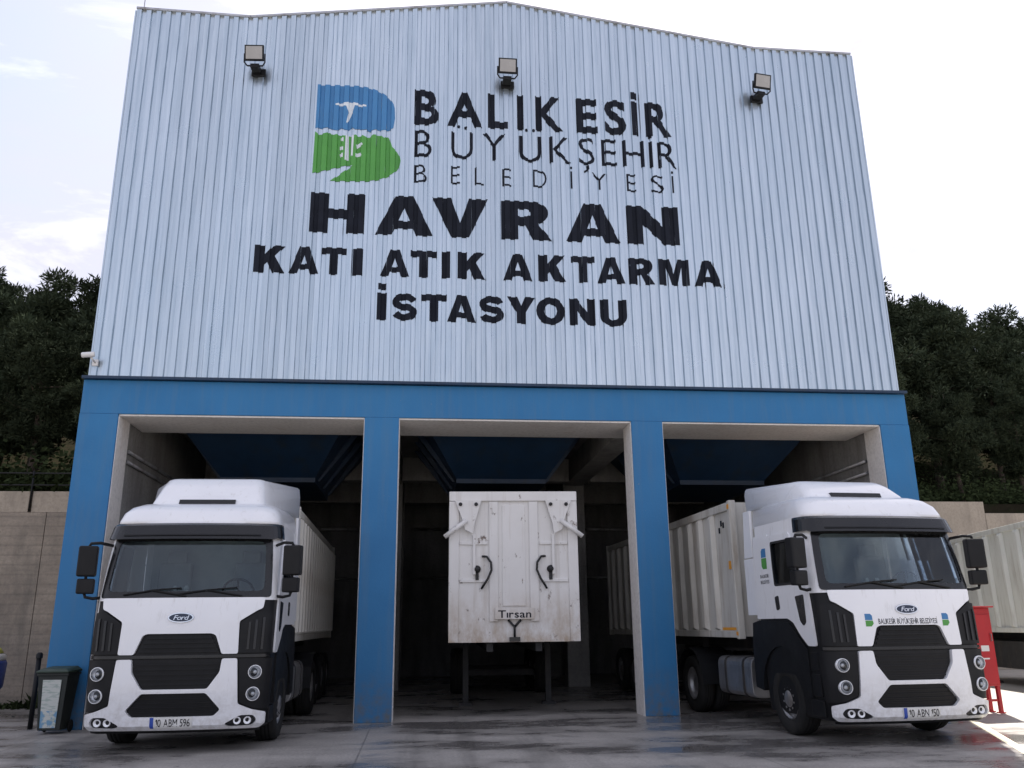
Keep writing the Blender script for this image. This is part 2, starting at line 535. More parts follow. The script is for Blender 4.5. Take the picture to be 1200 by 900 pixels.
class MB:
    """collects simple shapes into one mesh"""

    def __init__(s):
        s.bm = bmesh.new()

    def box(s, x0, x1, y0, y1, z0, z1, mi=0):
        vs = [s.bm.verts.new(p) for p in ((x0, y0, z0), (x1, y0, z0), (x1, y1, z0), (x0, y1, z0), (x0, y0, z1), (x1, y0, z1), (x1, y1, z1), (x0, y1, z1))]
        fs = []
        for f in ((0, 3, 2, 1), (4, 5, 6, 7), (0, 1, 5, 4), (1, 2, 6, 5), (2, 3, 7, 6), (3, 0, 4, 7)):
            fc = s.bm.faces.new([vs[i] for i in f])
            fc.material_index = mi
            fs.append(fc)
        return fs

    def hexa(s, pts, mi=0):
        vs = [s.bm.verts.new(p) for p in pts]
        for f in ((0, 3, 2, 1), (4, 5, 6, 7), (0, 1, 5, 4), (1, 2, 6, 5), (2, 3, 7, 6), (3, 0, 4, 7)):
            s.bm.faces.new([vs[i] for i in f]).material_index = mi

    def tube(s, pts, r, n=8, caps=True):
        pts = [Vector(p) for p in pts]
        rs = r if isinstance(r, (list, tuple)) else [r] * len(pts)
        rings = []
        up = None
        for i, p in enumerate(pts):
            a = pts[max(0, i - 1)]
            b = pts[min(len(pts) - 1, i + 1)]
            d = (b - a).normalized()
            if up is None:
                up = d.orthogonal().normalized()
            up = (up - d * up.dot(d)).normalized()
            sd = d.cross(up)
            rings.append([s.bm.verts.new(p + (up * math.cos(2 * PI * k / n) + sd * math.sin(2 * PI * k / n)) * rs[i]) for k in range(n)])
        for a, b in zip(rings, rings[1:]):
            for k in range(n):
                s.bm.faces.new((a[k], a[(k + 1) % n], b[(k + 1) % n], b[k])).smooth = n > 6
        if caps:
            s.bm.faces.new(rings[0][::-1])
            s.bm.faces.new(rings[-1])

    def lathe(s, prof, mat4, n=24, smooth=True):
        """prof: (radius, height) along local Z, placed by a 4x4 matrix"""
        rings = []
        for r, h in prof:
            if r < 1e-5:
                rings.append([s.bm.verts.new(mat4 @ Vector((0, 0, h)))])
            else:
                rings.append([s.bm.verts.new(mat4 @ Vector((r * math.cos(2 * PI * k / n), r * math.sin(2 * PI * k / n), h))) for k in range(n)])
        for a, b in zip(rings, rings[1:]):
            for k in range(n):
                k2 = (k + 1) % n
                if len(a) == 1 and len(b) == 1:
                    continue
                if len(a) == 1:
                    f = (a[0], b[k2], b[k])
                elif len(b) == 1:
                    f = (a[k], a[k2], b[0])
                else:
                    f = (a[k], a[k2], b[k2], b[k])
                s.bm.faces.new(f).smooth = smooth

    def loft(s, rings, cap=True, smooth=False, mi=0):
        rr = [[s.bm.verts.new(p) for p in r] for r in rings]
        n = len(rr[0])
        for a, b in zip(rr, rr[1:]):
            for k in range(n):
                f = s.bm.faces.new((a[k], a[(k + 1) % n], b[(k + 1) % n], b[k]))
                f.smooth = smooth
                f.material_index = mi
        if cap:
            s.bm.faces.new(rr[0][::-1]).material_index = mi
            s.bm.faces.new(rr[-1]).material_index = mi

    def mesh(s, name, bevel=0.0, seg=2):
        bm = s.bm
        bmesh.ops.recalc_face_normals(bm, faces=bm.faces)
        if bevel:
            es = [e for e in bm.edges if len(e.link_faces) == 2 and e.calc_face_angle(0) > 0.6]
            bmesh.ops.bevel(bm, geom=es, offset=bevel, segments=seg, affect='EDGES', profile=0.6, clamp_overlap=True)
        me = bpy.data.meshes.new(name)
        bm.to_mesh(me)
        bm.free()
        return me

    def build(s, name, mat, parent=None, bevel=0.0, seg=2):
        return link(name, s.mesh(name, bevel, seg), mat, parent)


def bx(name, mat, parent, x0, x1, y0, y1, z0, z1, bevel=0.0):
    m = MB()
    m.box(x0, x1, y0, y1, z0, z1)
    return m.build(name, mat, parent, bevel)


_tmpc = bpy.data.curves.new('tmp_fill', 'CURVE')
_tmpc.dimensions = '2D'
_tmpc.fill_mode = 'BOTH'
_tmpo = bpy.data.objects.new('tmp_fill', _tmpc)


def fill2d(loops):
    """flat filled outline(s) with holes -> bmesh in the XY plane"""
    bm = bmesh.new()
    edges = []
    for lp in loops:
        vs = [bm.verts.new((p[0], p[1], 0)) for p in lp]
        for a, b in zip(vs, vs[1:] + vs[:1]):
            edges.append(bm.edges.new((a, b)))
    bmesh.ops.triangle_fill(bm, use_beauty=True, use_dissolve=False, edges=edges, normal=(0, 0, 1))
    for f in bm.faces:
        f.normal_update()
        if f.normal.z < 0:
            f.normal_flip()
    return bm


def cut(bm, xs=(), ys=()):
    for x in xs:
        bmesh.ops.bisect_plane(bm, geom=bm.verts[:] + bm.edges[:] + bm.faces[:], plane_co=(x, 0, 0), plane_no=(1, 0, 0))
    for y in ys:
        bmesh.ops.bisect_plane(bm, geom=bm.verts[:] + bm.edges[:] + bm.faces[:], plane_co=(0, y, 0), plane_no=(0, 1, 0))


def rnd(poly, r=0.03, n=3):
    """round the corners of a polygon"""
    out = []
    N = len(poly)
    for i in range(N):
        p = Vector(poly[i])
        a = Vector(poly[i - 1])
        b = Vector(poly[(i + 1) % N])
        da, db = a - p, b - p
        la, lb = da.length, db.length
        rr = min(r, la * 0.45, lb * 0.45)
        p0 = p + da.normalized() * rr
        p1 = p + db.normalized() * rr
        for k in range(n + 1):
            t = k / n
            q = p0 * (1 - t) ** 2 + p * 2 * t * (1 - t) + p1 * t * t
            out.append((q.x, q.y))
    return out


_txt = bpy.data.curves.new('tmp_text', 'FONT')
_txto = bpy.data.objects.new('tmp_text', _txt)
_txt.resolution_u = 4
_gcache = {}


def glyph(ch, bold=0.0):
    """triangulated glyph as (verts, faces) in font units (capital height 0.682)"""
    key = (ch, bold)
    if key in _gcache:
        return _gcache[key]
    if _txto.name not in COL.objects:
        COL.objects.link(_txto)
    if ch == '1':
        _gcache[key] = ([(0.05, 0.5), (0.16, 0.5), (0.16, 0.0), (0.27, 0.0), (0.27, 0.682), (0.18, 0.682), (0.05, 0.58)], [(0, 1, 5, 6), (1, 2, 3, 4, 5)])
        return _gcache[key]
    base = ch
    if ch == 'İ':
        base = 'I'
    if ch == 'Ş':
        base = 'S'
    _txt.body = base
    _txt.offset = bold
    bpy.context.view_layer.update()
    ev = _txto.evaluated_get(bpy.context.evaluated_depsgraph_get())
    me = ev.to_mesh()
    vs = [(v.co.x, v.co.y) for v in me.vertices]
    fs = [tuple(p.vertices) for p in me.polygons]
    ev.to_mesh_clear()
    xs = [v[0] for v in vs]
    mid = (min(xs) + max(xs)) / 2
    if ch == 'İ':
        w = max(0.045, (max(xs) - min(xs)) * 0.5)
        i0 = len(vs)
        vs += [(mid - w, 0.76), (mid + w, 0.76), (mid + w, 0.76 + 2 * w), (mid - w, 0.76 + 2 * w)]
        fs.append((i0, i0 + 1, i0 + 2, i0 + 3))
    if ch == 'Ş':
        i0 = len(vs)
        vs += [(mid - 0.02, -0.02), (mid + 0.04, -0.02), (mid + 0.05, -0.12), (mid - 0.06, -0.2), (mid - 0.08, -0.16), (mid - 0.01, -0.11)]
        fs.append((i0, i0 + 5, i0 + 4, i0 + 3, i0 + 2, i0 + 1))
    _gcache[key] = (vs, fs)
    return vs, fs


def text_bm(body, height, width=None, bold=0.0, shear=0.0, gap=0.07):
    """one line of text centred on the origin, as a flat bmesh in XY"""
    bm = bmesh.new()
    x = 0.0
    items = []
    for ch in body:
        if ch == ' ':
            x += 0.3
            continue
        vs, fs = glyph(ch, bold)
        mn = min(v[0] for v in vs)
        mx = max(v[0] for v in vs)
        items.append((vs, fs, x - mn))
        x += mx - mn + gap
    tot = x - gap
    sy = height / 0.682
    sx = sy if width is None else width / tot
    for vs, fs, dx in items:
        nv = [bm.verts.new(((vx + dx - tot / 2 + shear * vy) * sx, (vy - 0.341) * sy, 0)) for vx, vy in vs]
        for f in fs:
            try:
                fc = bm.faces.new([nv[i] for i in f])
            except ValueError:
                continue
            fc.normal_update()
            if fc.normal.z < 0:
                fc.normal_flip()
    return bm


# =================================================================== GROUND AND HILL
def ground():
    m = MB()
    vs = [m.bm.verts.new(p) for p in ((-160, -120, 0), (160, -120, 0), (160, 160, 0), (-160, 160, 0))]
    m.bm.faces.new(vs)
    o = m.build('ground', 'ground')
    tag(o, 'wet grey concrete yard with puddles in front of the hall', 'ground', kind='structure')
    return o


GROUND = ground()

for i, (a, b, w) in enumerate((((9.35, -1.62), (7.45, -5.75), 0.13), ((11.35, -0.55), (10.2, -2.9), 0.13))):
    A, B = Vector(a), Vector(b)
    d = (B - A).normalized()
    n = Vector((-d.y, d.x)) * w / 2
    m = MB()
    q = [m.bm.verts.new((p.x, p.y, 0.004)) for p in (A + n, B + n, B - n, A - n)]  # narrow pale strip lying just above the ground
    m.bm.faces.new(q)
    o = m.build('pale_line', 'pale_line_mat')
    tag(o, ('long pale line running out beside the right truck bumper', 'short pale line on the sunlit yard at the right edge')[i], 'painted line', kind='structure')


def hill_z(x, y):
    z = 4.7 + 0.12 * (y - 5) + 0.28 * max(0.0, y - 18)
    z += 0.35 * math.sin(x * 0.31 + 1.0) * min(1, max(0, (y - 14) / 8)) + 0.3 * math.sin(x * 0.13 + y * 0.21) * min(1, max(0, (y - 14) / 8))
    return z


def hill():
    m = MB()
    xs = [-90, -75, -60, -50, -42, -36, -30, -26, -22, -18, -15, -12, -9, -6.35, -3, 0, 3, 6, 10.3, 13, 16, 19, 22, 25, 29, 34, 40, 48, 58, 70, 85, 100]
    ys = [5.22, 8, 10, 12.22, 14.8, 18, 21, 24, 28, 32, 37, 43, 50, 60, 72, 90, 115]
    V = {}

    def g(i, j):
        if (i, j) not in V:
            V[(i, j)] = m.bm.verts.new((xs[i], ys[j], hill_z(xs[i], ys[j])))
        return V[(i, j)]
    for i in range(len(xs) - 1):
        for j in range(len(ys) - 1):
            if xs[i] >= -6.4 and xs[i + 1] <= 10.4 and ys[j + 1] <= 14.9:
                continue
            if xs[i] >= 10.2 and ys[j + 1] <= 12.3:
                continue
            f = m.bm.faces.new((g(i, j), g(i + 1, j), g(i + 1, j + 1), g(i, j + 1)))
            f.smooth = True
    be = [e for e in m.bm.edges if len(e.link_faces) == 1]
    r = bmesh.ops.extrude_edge_only(m.bm, edges=be)
    for g_ in r['geom']:
        if isinstance(g_, bmesh.types.BMVert):
            g_.co.z -= 4.0
    o = m.build('hillside', 'earth')
    tag(o, 'dark wooded hillside rising behind the retaining walls', 'hillside', kind='structure')


hill()

# =================================================================== WAREHOUSE
HALL = empty('waste_transfer_hall', (0, 0, 0))
tag(HALL, 'tall hall with silver corrugated gable, blue concrete frame and three truck bays', 'building')

DEPTH = 14.6
CL, CR = -6.09, 9.81
ZB = 6.15
ROOF = [(-6.09, 14.28), (-3.74, 14.24), (1.79, 15.05), (7.45, 14.26), (9.81, 14.26)]


def roof_z(x):
    for (xa, za), (xb, zb) in zip(ROOF, ROOF[1:]):
        if x <= xb:
            return za + (zb - za) * (x - xa) / (xb - xa)
    return ROOF[-1][1]


PITCHR = 0.2
DR = 0.040
PROF = [(0.0, DR), (0.098, DR), (0.112, 0.0), (0.186, 0.0)]     # offset in one rib pitch, outward depth
Y0 = -0.05


def prof_y(x):
    t = (x - CL) % PITCHR
    pts = PROF + [(PITCHR, DR)]
    for (a, da), (b, db) in zip(pts, pts[1:]):
        if t <= b + 1e-9:
            return Y0 - (da + (db - da) * (t - a) / (b - a))
    return Y0 - DR


BREAKS = []
_x = CL
while _x < CR + 0.01:
    for a, d in PROF:
        BREAKS.append(_x + a)
    _x += PITCHR


def cladding():
    x = CL
    i = 0
    while x < CR - 0.01:
        x1 = min(x + 1.0, CR)
        bs = [x] + [b for b in BREAKS if x + 1e-4 < b < x1 - 1e-4] + [x1]
        for kx, kz in ROOF[1:-1]:
            if x < kx < x1:
                bs.append(kx)
        bs.sort()
        m = MB()
        off = -0.0022 * (i % 2) + random.uniform(-.0006, .0006)
        rows = []
        zs = [k / 26 for k in range(27)]
        for b in bs:
            zt = roof_z(b)
            col = []
            for z in zs:
                jx = 0.0 if b in (x, x1) else random.uniform(-.0035, .0035)
                col.append(m.bm.verts.new((b + jx, prof_y(b) + off + random.uniform(-.0024, .0024), ZB + (zt - ZB) * z)))
            rows.append(col)
        for a, b in zip(rows, rows[1:]):
            for k in range(len(zs) - 1):
                m.bm.faces.new((a[k], b[k], b[k + 1], a[k + 1]))
        m.build('cladding_sheet', 'cladding', HALL)
        x = x1
        i += 1


cladding()

# solid walls behind the cladding, roof, flashing
m = MB()
for (xa, za), (xb, zb) in zip(ROOF, ROOF[1:]):
    m.hexa([(xa, 0.0, 6.3), (xb, 0.0, 6.3), (xb, 0.3, 6.3), (xa, 0.3, 6.3), (xa, 0.0, za - 0.02), (xb, 0.0, zb - 0.02), (xb, 0.3, zb - 0.02), (xa, 0.3, za - 0.02)])
m.build('gable_backing', 'dark_concrete', HALL)
for nm, xs in (('side_wall', (CL, CL + 0.25)), ('side_wall', (CR - 0.25, CR))):
    m = MB()
    m.box(xs[0], xs[1], 0.301, DEPTH, 6.12, 13.9)
    m.build(nm, 'cladding', HALL)
bx('rear_wall', 'cladding', HALL, CL + 0.26, CR - 0.26, DEPTH - 0.3, DEPTH, 6.12, 13.9)
m = MB()
RR = [(-6.2, 13.95), (1.79, 14.85), (9.92, 13.95)]
for (xa, za), (xb, zb) in zip(RR, RR[1:]):
    m.hexa([(xa, 0.32, za), (xb, 0.32, zb), (xb, DEPTH + 0.2, zb), (xa, DEPTH + 0.2, za), (xa, 0.32, za + 0.1), (xb, 0.32, zb + 0.1), (xb, DEPTH + 0.2, zb + 0.1), (xa, DEPTH + 0.2, za + 0.1)])
m.build('roof', 'cladding', HALL)
m = MB()
for (xa, za), (xb, zb) in zip(ROOF, ROOF[1:]):
    m.hexa([(xa - 0.01, -0.105, za + .002), (xb, -0.105, zb + .002), (xb, 0.34, zb + .002), (xa - 0.01, 0.34, za + .002), (xa - 0.01, -0.105, za + 0.05), (xb, -0.105, zb + 0.05), (xb, 0.34, zb + 0.05), (xa - 0.01, 0.34, za + 0.05)])
m.build('roof_flashing', 'steel', HALL)
for xa in (CL - 0.035, CR + 0.005):
    bx('corner_flashing', 'cladding', HALL, xa, xa + 0.03, -0.09, 0.3, ZB, 14.24)

# blue concrete frame
BL, BR, ZO, ZT = -6.22, 10.0, 5.46, 6.12
bx('frame_beam', 'facade_blue', HALL, BL, BR, -0.005, 0.6, ZO + 0.012, ZT, 0.012)
bx('beam_soffit', 'reveal_white', HALL, -5.53, 9.38, 0.03, 1.45, ZO - 0.02, ZO + 0.01)
bx('bay_lintel', 'inner_concrete', HALL, -5.5, 9.36, 0.62, 1.44, ZO + 0.012, 6.08)
bx('drip_flashing', 'hopper_blue', HALL, BL - 0.01, BR + 0.01, -0.11, 0.02, ZT + 0.004, ZT + 0.055)
PIL = [(BL, -5.53, 0.62), (-1.02, -0.37, 0.6), (4.18, 4.81, 0.6), (9.38, BR, 0.62)]
for xa, xb, dp in PIL:
    m = MB()
    m.box(xa, xb, -0.02, dp, 0, ZO + 0.01)
    p = m.build('pillar', 'facade_blue', HALL, 0.012)
    for side, inside in ((xa, xa > -6), (xb, xb < 9.9)):
        if inside:
            sg = -1 if side == xa else 1
            e0, e1 = sorted((side + sg * 0.001, side + sg * 0.014))
            bx('reveal_face', 'reveal_white', p, e0, e1, 0.012, dp + 0.01, 0, ZO - 0.022)

# interior: slab, side walls, columns, beams, hoppers
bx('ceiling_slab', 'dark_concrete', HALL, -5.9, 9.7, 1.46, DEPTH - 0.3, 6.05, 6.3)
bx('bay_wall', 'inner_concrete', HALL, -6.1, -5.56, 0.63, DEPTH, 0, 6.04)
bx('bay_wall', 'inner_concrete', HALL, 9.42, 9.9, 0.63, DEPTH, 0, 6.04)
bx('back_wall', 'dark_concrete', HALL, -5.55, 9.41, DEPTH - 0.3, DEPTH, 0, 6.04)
for xa, xb in ((-1.0, -0.4), (4.15, 4.75)):
    for y in (7.9, 12.6):
        bx('inner_column', 'inner_concrete', HALL, xa, xb, y, y + 0.6, 0, 6.04, 0.01)
    bx('ceiling_beam', 'inner_concrete', HALL, xa + .03, xb - .03, 1.46, DEPTH - .31, 5.45, 6.04)
for y in (6.9, 11.2):
    for xa, xb in ((-5.55, -1.0), (-0.4, 4.15), (4.75, 9.41)):
        bx('ceiling_beam', 'inner_concrete', HALL, xa, xb, y, y + 0.4, 5.4, 6.03)
for cx in (-3.28, 1.9, 7.1):
    m = MB()
    t0, t1 = 1.9, 1.02

    def ring(hw, y0, y1, z):
        return [(cx - hw, y0, z), (cx + hw, y0, z), (cx + hw, y1, z), (cx - hw, y1, z)]
    m.loft([ring(t1, 3.1, 6.0, 4.72), ring(t1, 3.1, 6.0, 4.82), ring(t0, 1.62, 6.8, 6.03)], cap=True)
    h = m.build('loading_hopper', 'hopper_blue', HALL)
    for sx in (-1, 1):
        for yy in (3.4, 4.5, 5.6):
            m = MB()
            m.hexa([(cx + sx * 1.04, yy, 4.8), (cx + sx * 1.10, yy, 4.8), (cx + sx * 1.10, yy + 0.08, 4.8), (cx + sx * 1.04, yy + 0.08, 4.8), (cx + sx * 1.82, yy, 5.95), (cx + sx * 1.98, yy, 5.95), (cx + sx * 1.98, yy + 0.08, 5.95), (cx + sx * 1.82, yy + 0.08, 5.95)])
            m.build('stiffener_rib', 'hopper_blue', h)


for xw, yw, zw in ((-5.52, 0.7, 4.9), (-5.52, 0.7, 4.7), (9.38, 0.7, 4.85), (9.38, 0.7, 4.6)):
    m = MB()
    m.tube([(xw, yw, zw), (xw, DEPTH - .4, zw)], 0.035, 8)
    m.build('conduit_pipe', 'steel', HALL)
for cx in (-3.28, 1.9, 7.1):
    for zz_, rr_ in ((4.9, 0.05), (3.2, 0.04)):
        m = MB()
        m.tube([(cx - 2.0, DEPTH - .36, zz_), (cx + 2.0, DEPTH - .36, zz_)], rr_, 8)
        m.build('conduit_pipe', 'steel', HALL)

# lettering painted on the corrugated sheets
def on_sheet(bm, name, mat, off=0.008, parent=HALL):
    xs = [v.co.x for v in bm.verts]
    cut(bm, [b for b in BREAKS if min(xs) < b < max(xs)])
    bmesh.ops.triangulate(bm, faces=bm.faces)
    for v in bm.verts:
        x, z = v.co.x, v.co.y
        v.co = (x, prof_y(x) - off, z)
    bmesh.ops.recalc_face_normals(bm, faces=bm.faces)
    for f in bm.faces:
        if f.normal.y > 0:
            f.normal_flip()
    me = bpy.data.meshes.new(name)
    bm.to_mesh(me)
    bm.free()
    return link(name, me, mat, parent)


def arc(cx, cy, rx, ry, a0, a1, n=10):
    return [(cx + rx * math.cos(R(a0 + (a1 - a0) * k / n)), cy + ry * math.sin(R(a0 + (a1 - a0) * k / n))) for k in range(n + 1)]


def stroke_s():
    path = arc(.5, .69, .36, .19, 12, 270, 16)[:-1] + arc(.5, .31, .36, .19, 90, -168, 16)
    t = 0.125
    lft, rgt = [], []
    for i, p in enumerate(path):
        a = Vector(path[max(0, i - 1)])
        b = Vector(path[min(len(path) - 1, i + 1)])
        d = (b - a).normalized()
        n = Vector((-d.y * 1.15, d.x)) * t
        lft.append((p[0] + n.x, p[1] + n.y))
        rgt.append((p[0] - n.x, p[1] - n.y))
    return lft, rgt


HEAVY = {
    'H': [[(0, 0), (0, 1), (.33, 1), (.33, .60), (.67, .60), (.67, 1), (1, 1), (1, 0), (.67, 0), (.67, .36), (.33, .36), (.33, 0)]],
    'A': [[(0, 0), (.34, 1), (.66, 1), (1, 0), (.71, 0), (.665, .16), (.335, .16), (.29, 0)], [(.40, .36), (.60, .36), (.5, .70)]],
    'V': [[(0, 1), (.34, 1), (.5, .36), (.66, 1), (1, 1), (.66, 0), (.34, 0)]],
    'R': [[(0, 0), (0, 1), (.60, 1)] + arc(.60, .70, .33, .30, 80, -50, 8) + [(.72, .42), (1, 0), (.63, 0), (.47, .36), (.33, .36), (.33, 0)],
          [(.33, .60), (.33, .79), (.50, .79), (.58, .74), (.58, .65), (.50, .60)]],
    'N': [[(0, 0), (0, 1), (.31, 1), (.69, .48), (.69, 1), (1, 1), (1, 0), (.70, 0), (.31, .52), (.31, 0)]],
    'K': [[(0, 0), (0, 1), (.34, 1), (.34, .66), (.60, 1), (.98, 1), (.66, .61), (1, 0), (.60, 0), (.43, .37), (.34, .27), (.34, 0)]],
    'T': [[(0, 1), (1, 1), (1, .76), (.67, .76), (.67, 0), (.33, 0), (.33, .76), (0, .76)]],
    'I': [[(0, 0), (0, 1), (1, 1), (1, 0)]],
    'İ': [[(0, 0), (0, 1), (1, 1), (1, 0)], [(0.08, 1.12), (0.08, 1.36), (.92, 1.36), (.92, 1.12)]],
    'M': [[(0, 0), (0, 1), (.36, 1), (.5, .45), (.64, 1), (1, 1), (1, 0), (.75, 0), (.75, .70), (.59, 0), (.41, 0), (.25, .70), (.25, 0)]],
    'Y': [[(0, 1), (.36, 1), (.5, .66), (.64, 1), (1, 1), (.66, .41), (.66, 0), (.34, 0), (.34, .41)]],
    'O': [arc(.5, .5, .5, .52, 0, 342, 19), arc(.5, .5, .22, .27, 0, 330, 11)],
    'U': [[(0, 1), (.32, 1), (.32, .36)] + arc(.5, .36, .18, .14, 180, 360, 8)[1:-1] + [(.68, .36), (.68, 1), (1, 1)] + arc(.5, .38, .5, .40, 0, -180, 14)],
    'S': stroke_s(),
}


def heavy_row(lets, z0, z1):
    for ch, a, b in lets:
        if ch == 'S':
            lf, rg = HEAVY['S']
            bm = bmesh.new()
            va = [[bm.verts.new((a + (b - a) * p[0], z0 + (z1 - z0) * p[1], 0)) for p in q] for q in (lf, rg)]
            for i in range(len(lf) - 1):
                bm.faces.new((va[0][i], va[0][i + 1], va[1][i + 1], va[1][i]))
            on_sheet(bm, 'letter', 'letter_black')
            continue
        loops = [[(a + (b - a) * p[0], z0 + (z1 - z0) * p[1]) for p in lp] for lp in HEAVY[ch]]
        on_sheet(fill2d(loops), 'letter', 'letter_black')


heavy_row([('H', -2.26, -1.17), ('A', -0.95, 0.22), ('V', 0.2, 1.35), ('R', 1.63, 2.69), ('A', 2.98, 4.13), ('N', 4.29, 5.41)], 9.27, 10.15)
heavy_row([('K', -3.29, -2.69), ('A', -2.61, -2.03), ('T', -1.98, -1.5), ('I', -1.37, -1.17), ('A', -0.82, -0.24), ('T', -0.22, 0.31), ('I', 0.41, 0.58), ('K', 0.73, 1.29),
           ('A', 1.66, 2.26), ('K', 2.38, 2.95), ('T', 3.07, 3.56), ('A', 3.61, 4.19), ('R', 4.28, 4.82), ('M', 4.91, 5.56), ('A', 5.67, 6.26)], 8.36, 8.94)
heavy_row([('İ', -0.86, -0.67), ('S', -0.56, -0.07), ('T', 0.01, 0.52), ('A', 0.53, 1.1), ('S', 1.17, 1.67), ('Y', 1.73, 2.3), ('O', 2.32, 2.91), ('N', 3.0, 3.53), ('U', 3.64, 4.19)], 7.43, 8.0)


def light_row(lets, z0, z1, bold):
    for ch, a, b in lets:
        vs, fs = glyph(ch, bold)
        mn = min(v[0] for v in vs)
        mx = max(v[0] for v in vs)
        sy = (z1 - z0) / 0.682
        bm = bmesh.new()
        nv = [bm.verts.new((a + (x - mn) / (mx - mn) * (b - a), z0 + y * sy, 0)) for x, y in vs]
        for f in fs:
            try:
                bm.faces.new([nv[i] for i in f])
            except ValueError:
                pass
        on_sheet(bm, 'letter', 'letter_black')


light_row([('B', -0.21, 0.31), ('A', 0.49, 1.24), ('L', 1.36, 1.79), ('I', 1.99, 2.13), ('K', 2.39, 2.99), ('E', 3.29, 3.75), ('S', 3.91, 4.39), ('İ', 4.52, 4.66), ('R', 4.83, 5.39)], 11.88, 12.66, 0.028)
light_row([('B', -0.19, 0.17), ('Ü', 0.58, 1.04), ('Y', 1.25, 1.73), ('Ü', 2.03, 2.5), ('K', 2.68, 3.14), ('Ş', 3.31, 3.66), ('E', 3.81, 4.14), ('H', 4.28, 4.75), ('İ', 4.87, 4.94), ('R', 5.06, 5.47)], 11.08, 11.72, -0.006)
light_row([('B', -0.18, 0.08), ('E', 0.58, 0.77), ('L', 1.08, 1.27), ('E', 1.66, 1.85), ('D', 2.31, 2.6), ('İ', 3.11, 3.155), ('Y', 3.58, 3.89), ('E', 4.33, 4.53), ('S', 4.87, 5.14), ('İ', 5.32, 5.365)], 10.48, 10.90, -0.012)

# municipal emblem: blue upper half, green lower half
LX0, LX1 = -2.25, -0.60
zz = []
xq = LX0
rs = random.Random(3)
while xq < LX1 - 0.12:
    zz.append((xq, 11.60 + rs.uniform(0.0, 0.09)))
    xq += 0.075
top = [(LX0, 12.68), (-1.45, 12.70)] + arc(-1.45, 12.15, 0.83, 0.55, 85, 5, 8) + [(-0.61, 11.95), (-0.64, 11.72)] + zz[::-1]
on_sheet(fill2d([top]), 'emblem_upper_half', 'logo_blue')
zz = []
xq = LX0
while xq < LX1 - 0.12:
    zz.append((xq, 11.555 - rs.uniform(0.0, 0.08)))
    xq += 0.075
bot = [(LX0 - 0.01, 10.58)] + zz + [(-0.72, 11.48)] + arc(-1.25, 10.95, 0.78, 0.50, 40, -90, 10) + [(-1.9, 10.42)] + [(-1.45, 10.80), (-1.55, 10.80)]
on_sheet(fill2d([bot]), 'emblem_lower_half', 'logo_green')
for lp in ([(-1.86, 12.24), (-1.55, 12.30), (-1.22, 12.24), (-1.22, 12.20), (-1.46, 12.22), (-1.50, 12.05), (-1.60, 11.78), (-1.62, 11.80), (-1.58, 12.05), (-1.64, 12.20), (-1.86, 12.20)],
           [(-1.62, 11.50), (-1.56, 11.50), (-1.54, 10.92), (-1.62, 10.92)], [(-1.50, 11.50), (-1.45, 11.50), (-1.46, 11.02), (-1.50, 11.02)],
           [(-1.72, 11.44), (-1.66, 11.44), (-1.66, 11.34), (-1.72, 11.38)], [(-1.73, 11.24), (-1.66, 11.22), (-1.66, 11.14), (-1.73, 11.16)], [(-1.73, 11.06), (-1.66, 11.08), (-1.66, 10.98), (-1.71, 10.98)],
           [(-1.40, 11.28), (-1.30, 11.36), (-1.26, 11.30), (-1.38, 11.20)], [(-1.40, 11.08), (-1.30, 11.12), (-1.28, 11.04), (-1.40, 11.00)]):
    on_sheet(fill2d([lp]), 'emblem_mark', 'logo_white', 0.011)

# rain pipe and lightning rod
m = MB()
m.tube([(-6.06, 0.2, 14.2), (-6.06, 0.2, 15.2)], 0.012, 6)
m.build('lightning_rod', 'steel', HALL)


# =================================================================== FLOODLIGHTS, CAMERA
def floodlight(x, z, rz, label):
    t = empty('floodlight', (x, -0.09, z), rz)
    tag(t, label, 'floodlight', 'floodlights on the gable')
    tilt = Matrix.Translation((0, -0.34, 0.08)) @ Matrix.Rotation(R(14), 4, 'X') @ Matrix.Scale(0.86, 4)
    m = MB()
    m.loft([[tilt @ Vector(p) for p in r] for r in (
        [(-.23, -.06, -.19), (.23, -.06, -.19), (.23, -.06, .19), (-.23, -.06, .19)],
        [(-.23, .0, -.19), (.23, .0, -.19), (.23, .0, .19), (-.23, .0, .19)],
        [(-.15, .10, -.12), (.15, .10, -.12), (.15, .10, .12), (-.15, .10, .12)])])
    h = m.build('housing', 'black_plastic', t, 0.008)
    m = MB()
    m.loft([[tilt @ Vector(p) for p in r] for r in (
        [(-.195, -.066, -.155), (.195, -.066, -.155), (.195, -.066, .155), (-.195, -.066, .155)],
        [(-.195, -.055, -.155), (.195, -.055, -.155), (.195, -.055, .155), (-.195, -.055, .155)])])
    m.build('lens_glass', 'lamp_glass', t)
    m = MB()
    for k in range(5):
        xx = -.12 + k * .06
        m.loft([[tilt @ Vector(p) for p in r] for r in ([(xx, .1, -.11), (xx + .012, .1, -.11), (xx + .012, .14, -.1), (xx, .14, -.1)], [(xx, .1, .11), (xx + .012, .1, .11), (xx + .012, .14, .1), (xx, .14, .1)])])
    m.build('cooling_fins', 'black_plastic', h)
    m = MB()
    for sx in (-1, 1):
        m.tube([(sx * 0.212, -0.33, 0.08), (sx * 0.212, -0.30, -0.10), (sx * 0.16, -0.25, -0.15)], 0.016, 6)
    m.tube([(-0.16, -0.25, -0.15), (0.16, -0.25, -0.15)], 0.018, 6)
    m.build('yoke', 'black_plastic', t)
    m = MB()
    m.box(-0.09, 0.09, -0.29, 0.0, -0.20, -0.12)
    m.box(-0.12, 0.17, -0.05, 0.008, -0.24, -0.08)
    m.build('wall_bracket', 'black_plastic', t, 0.006)
    return t


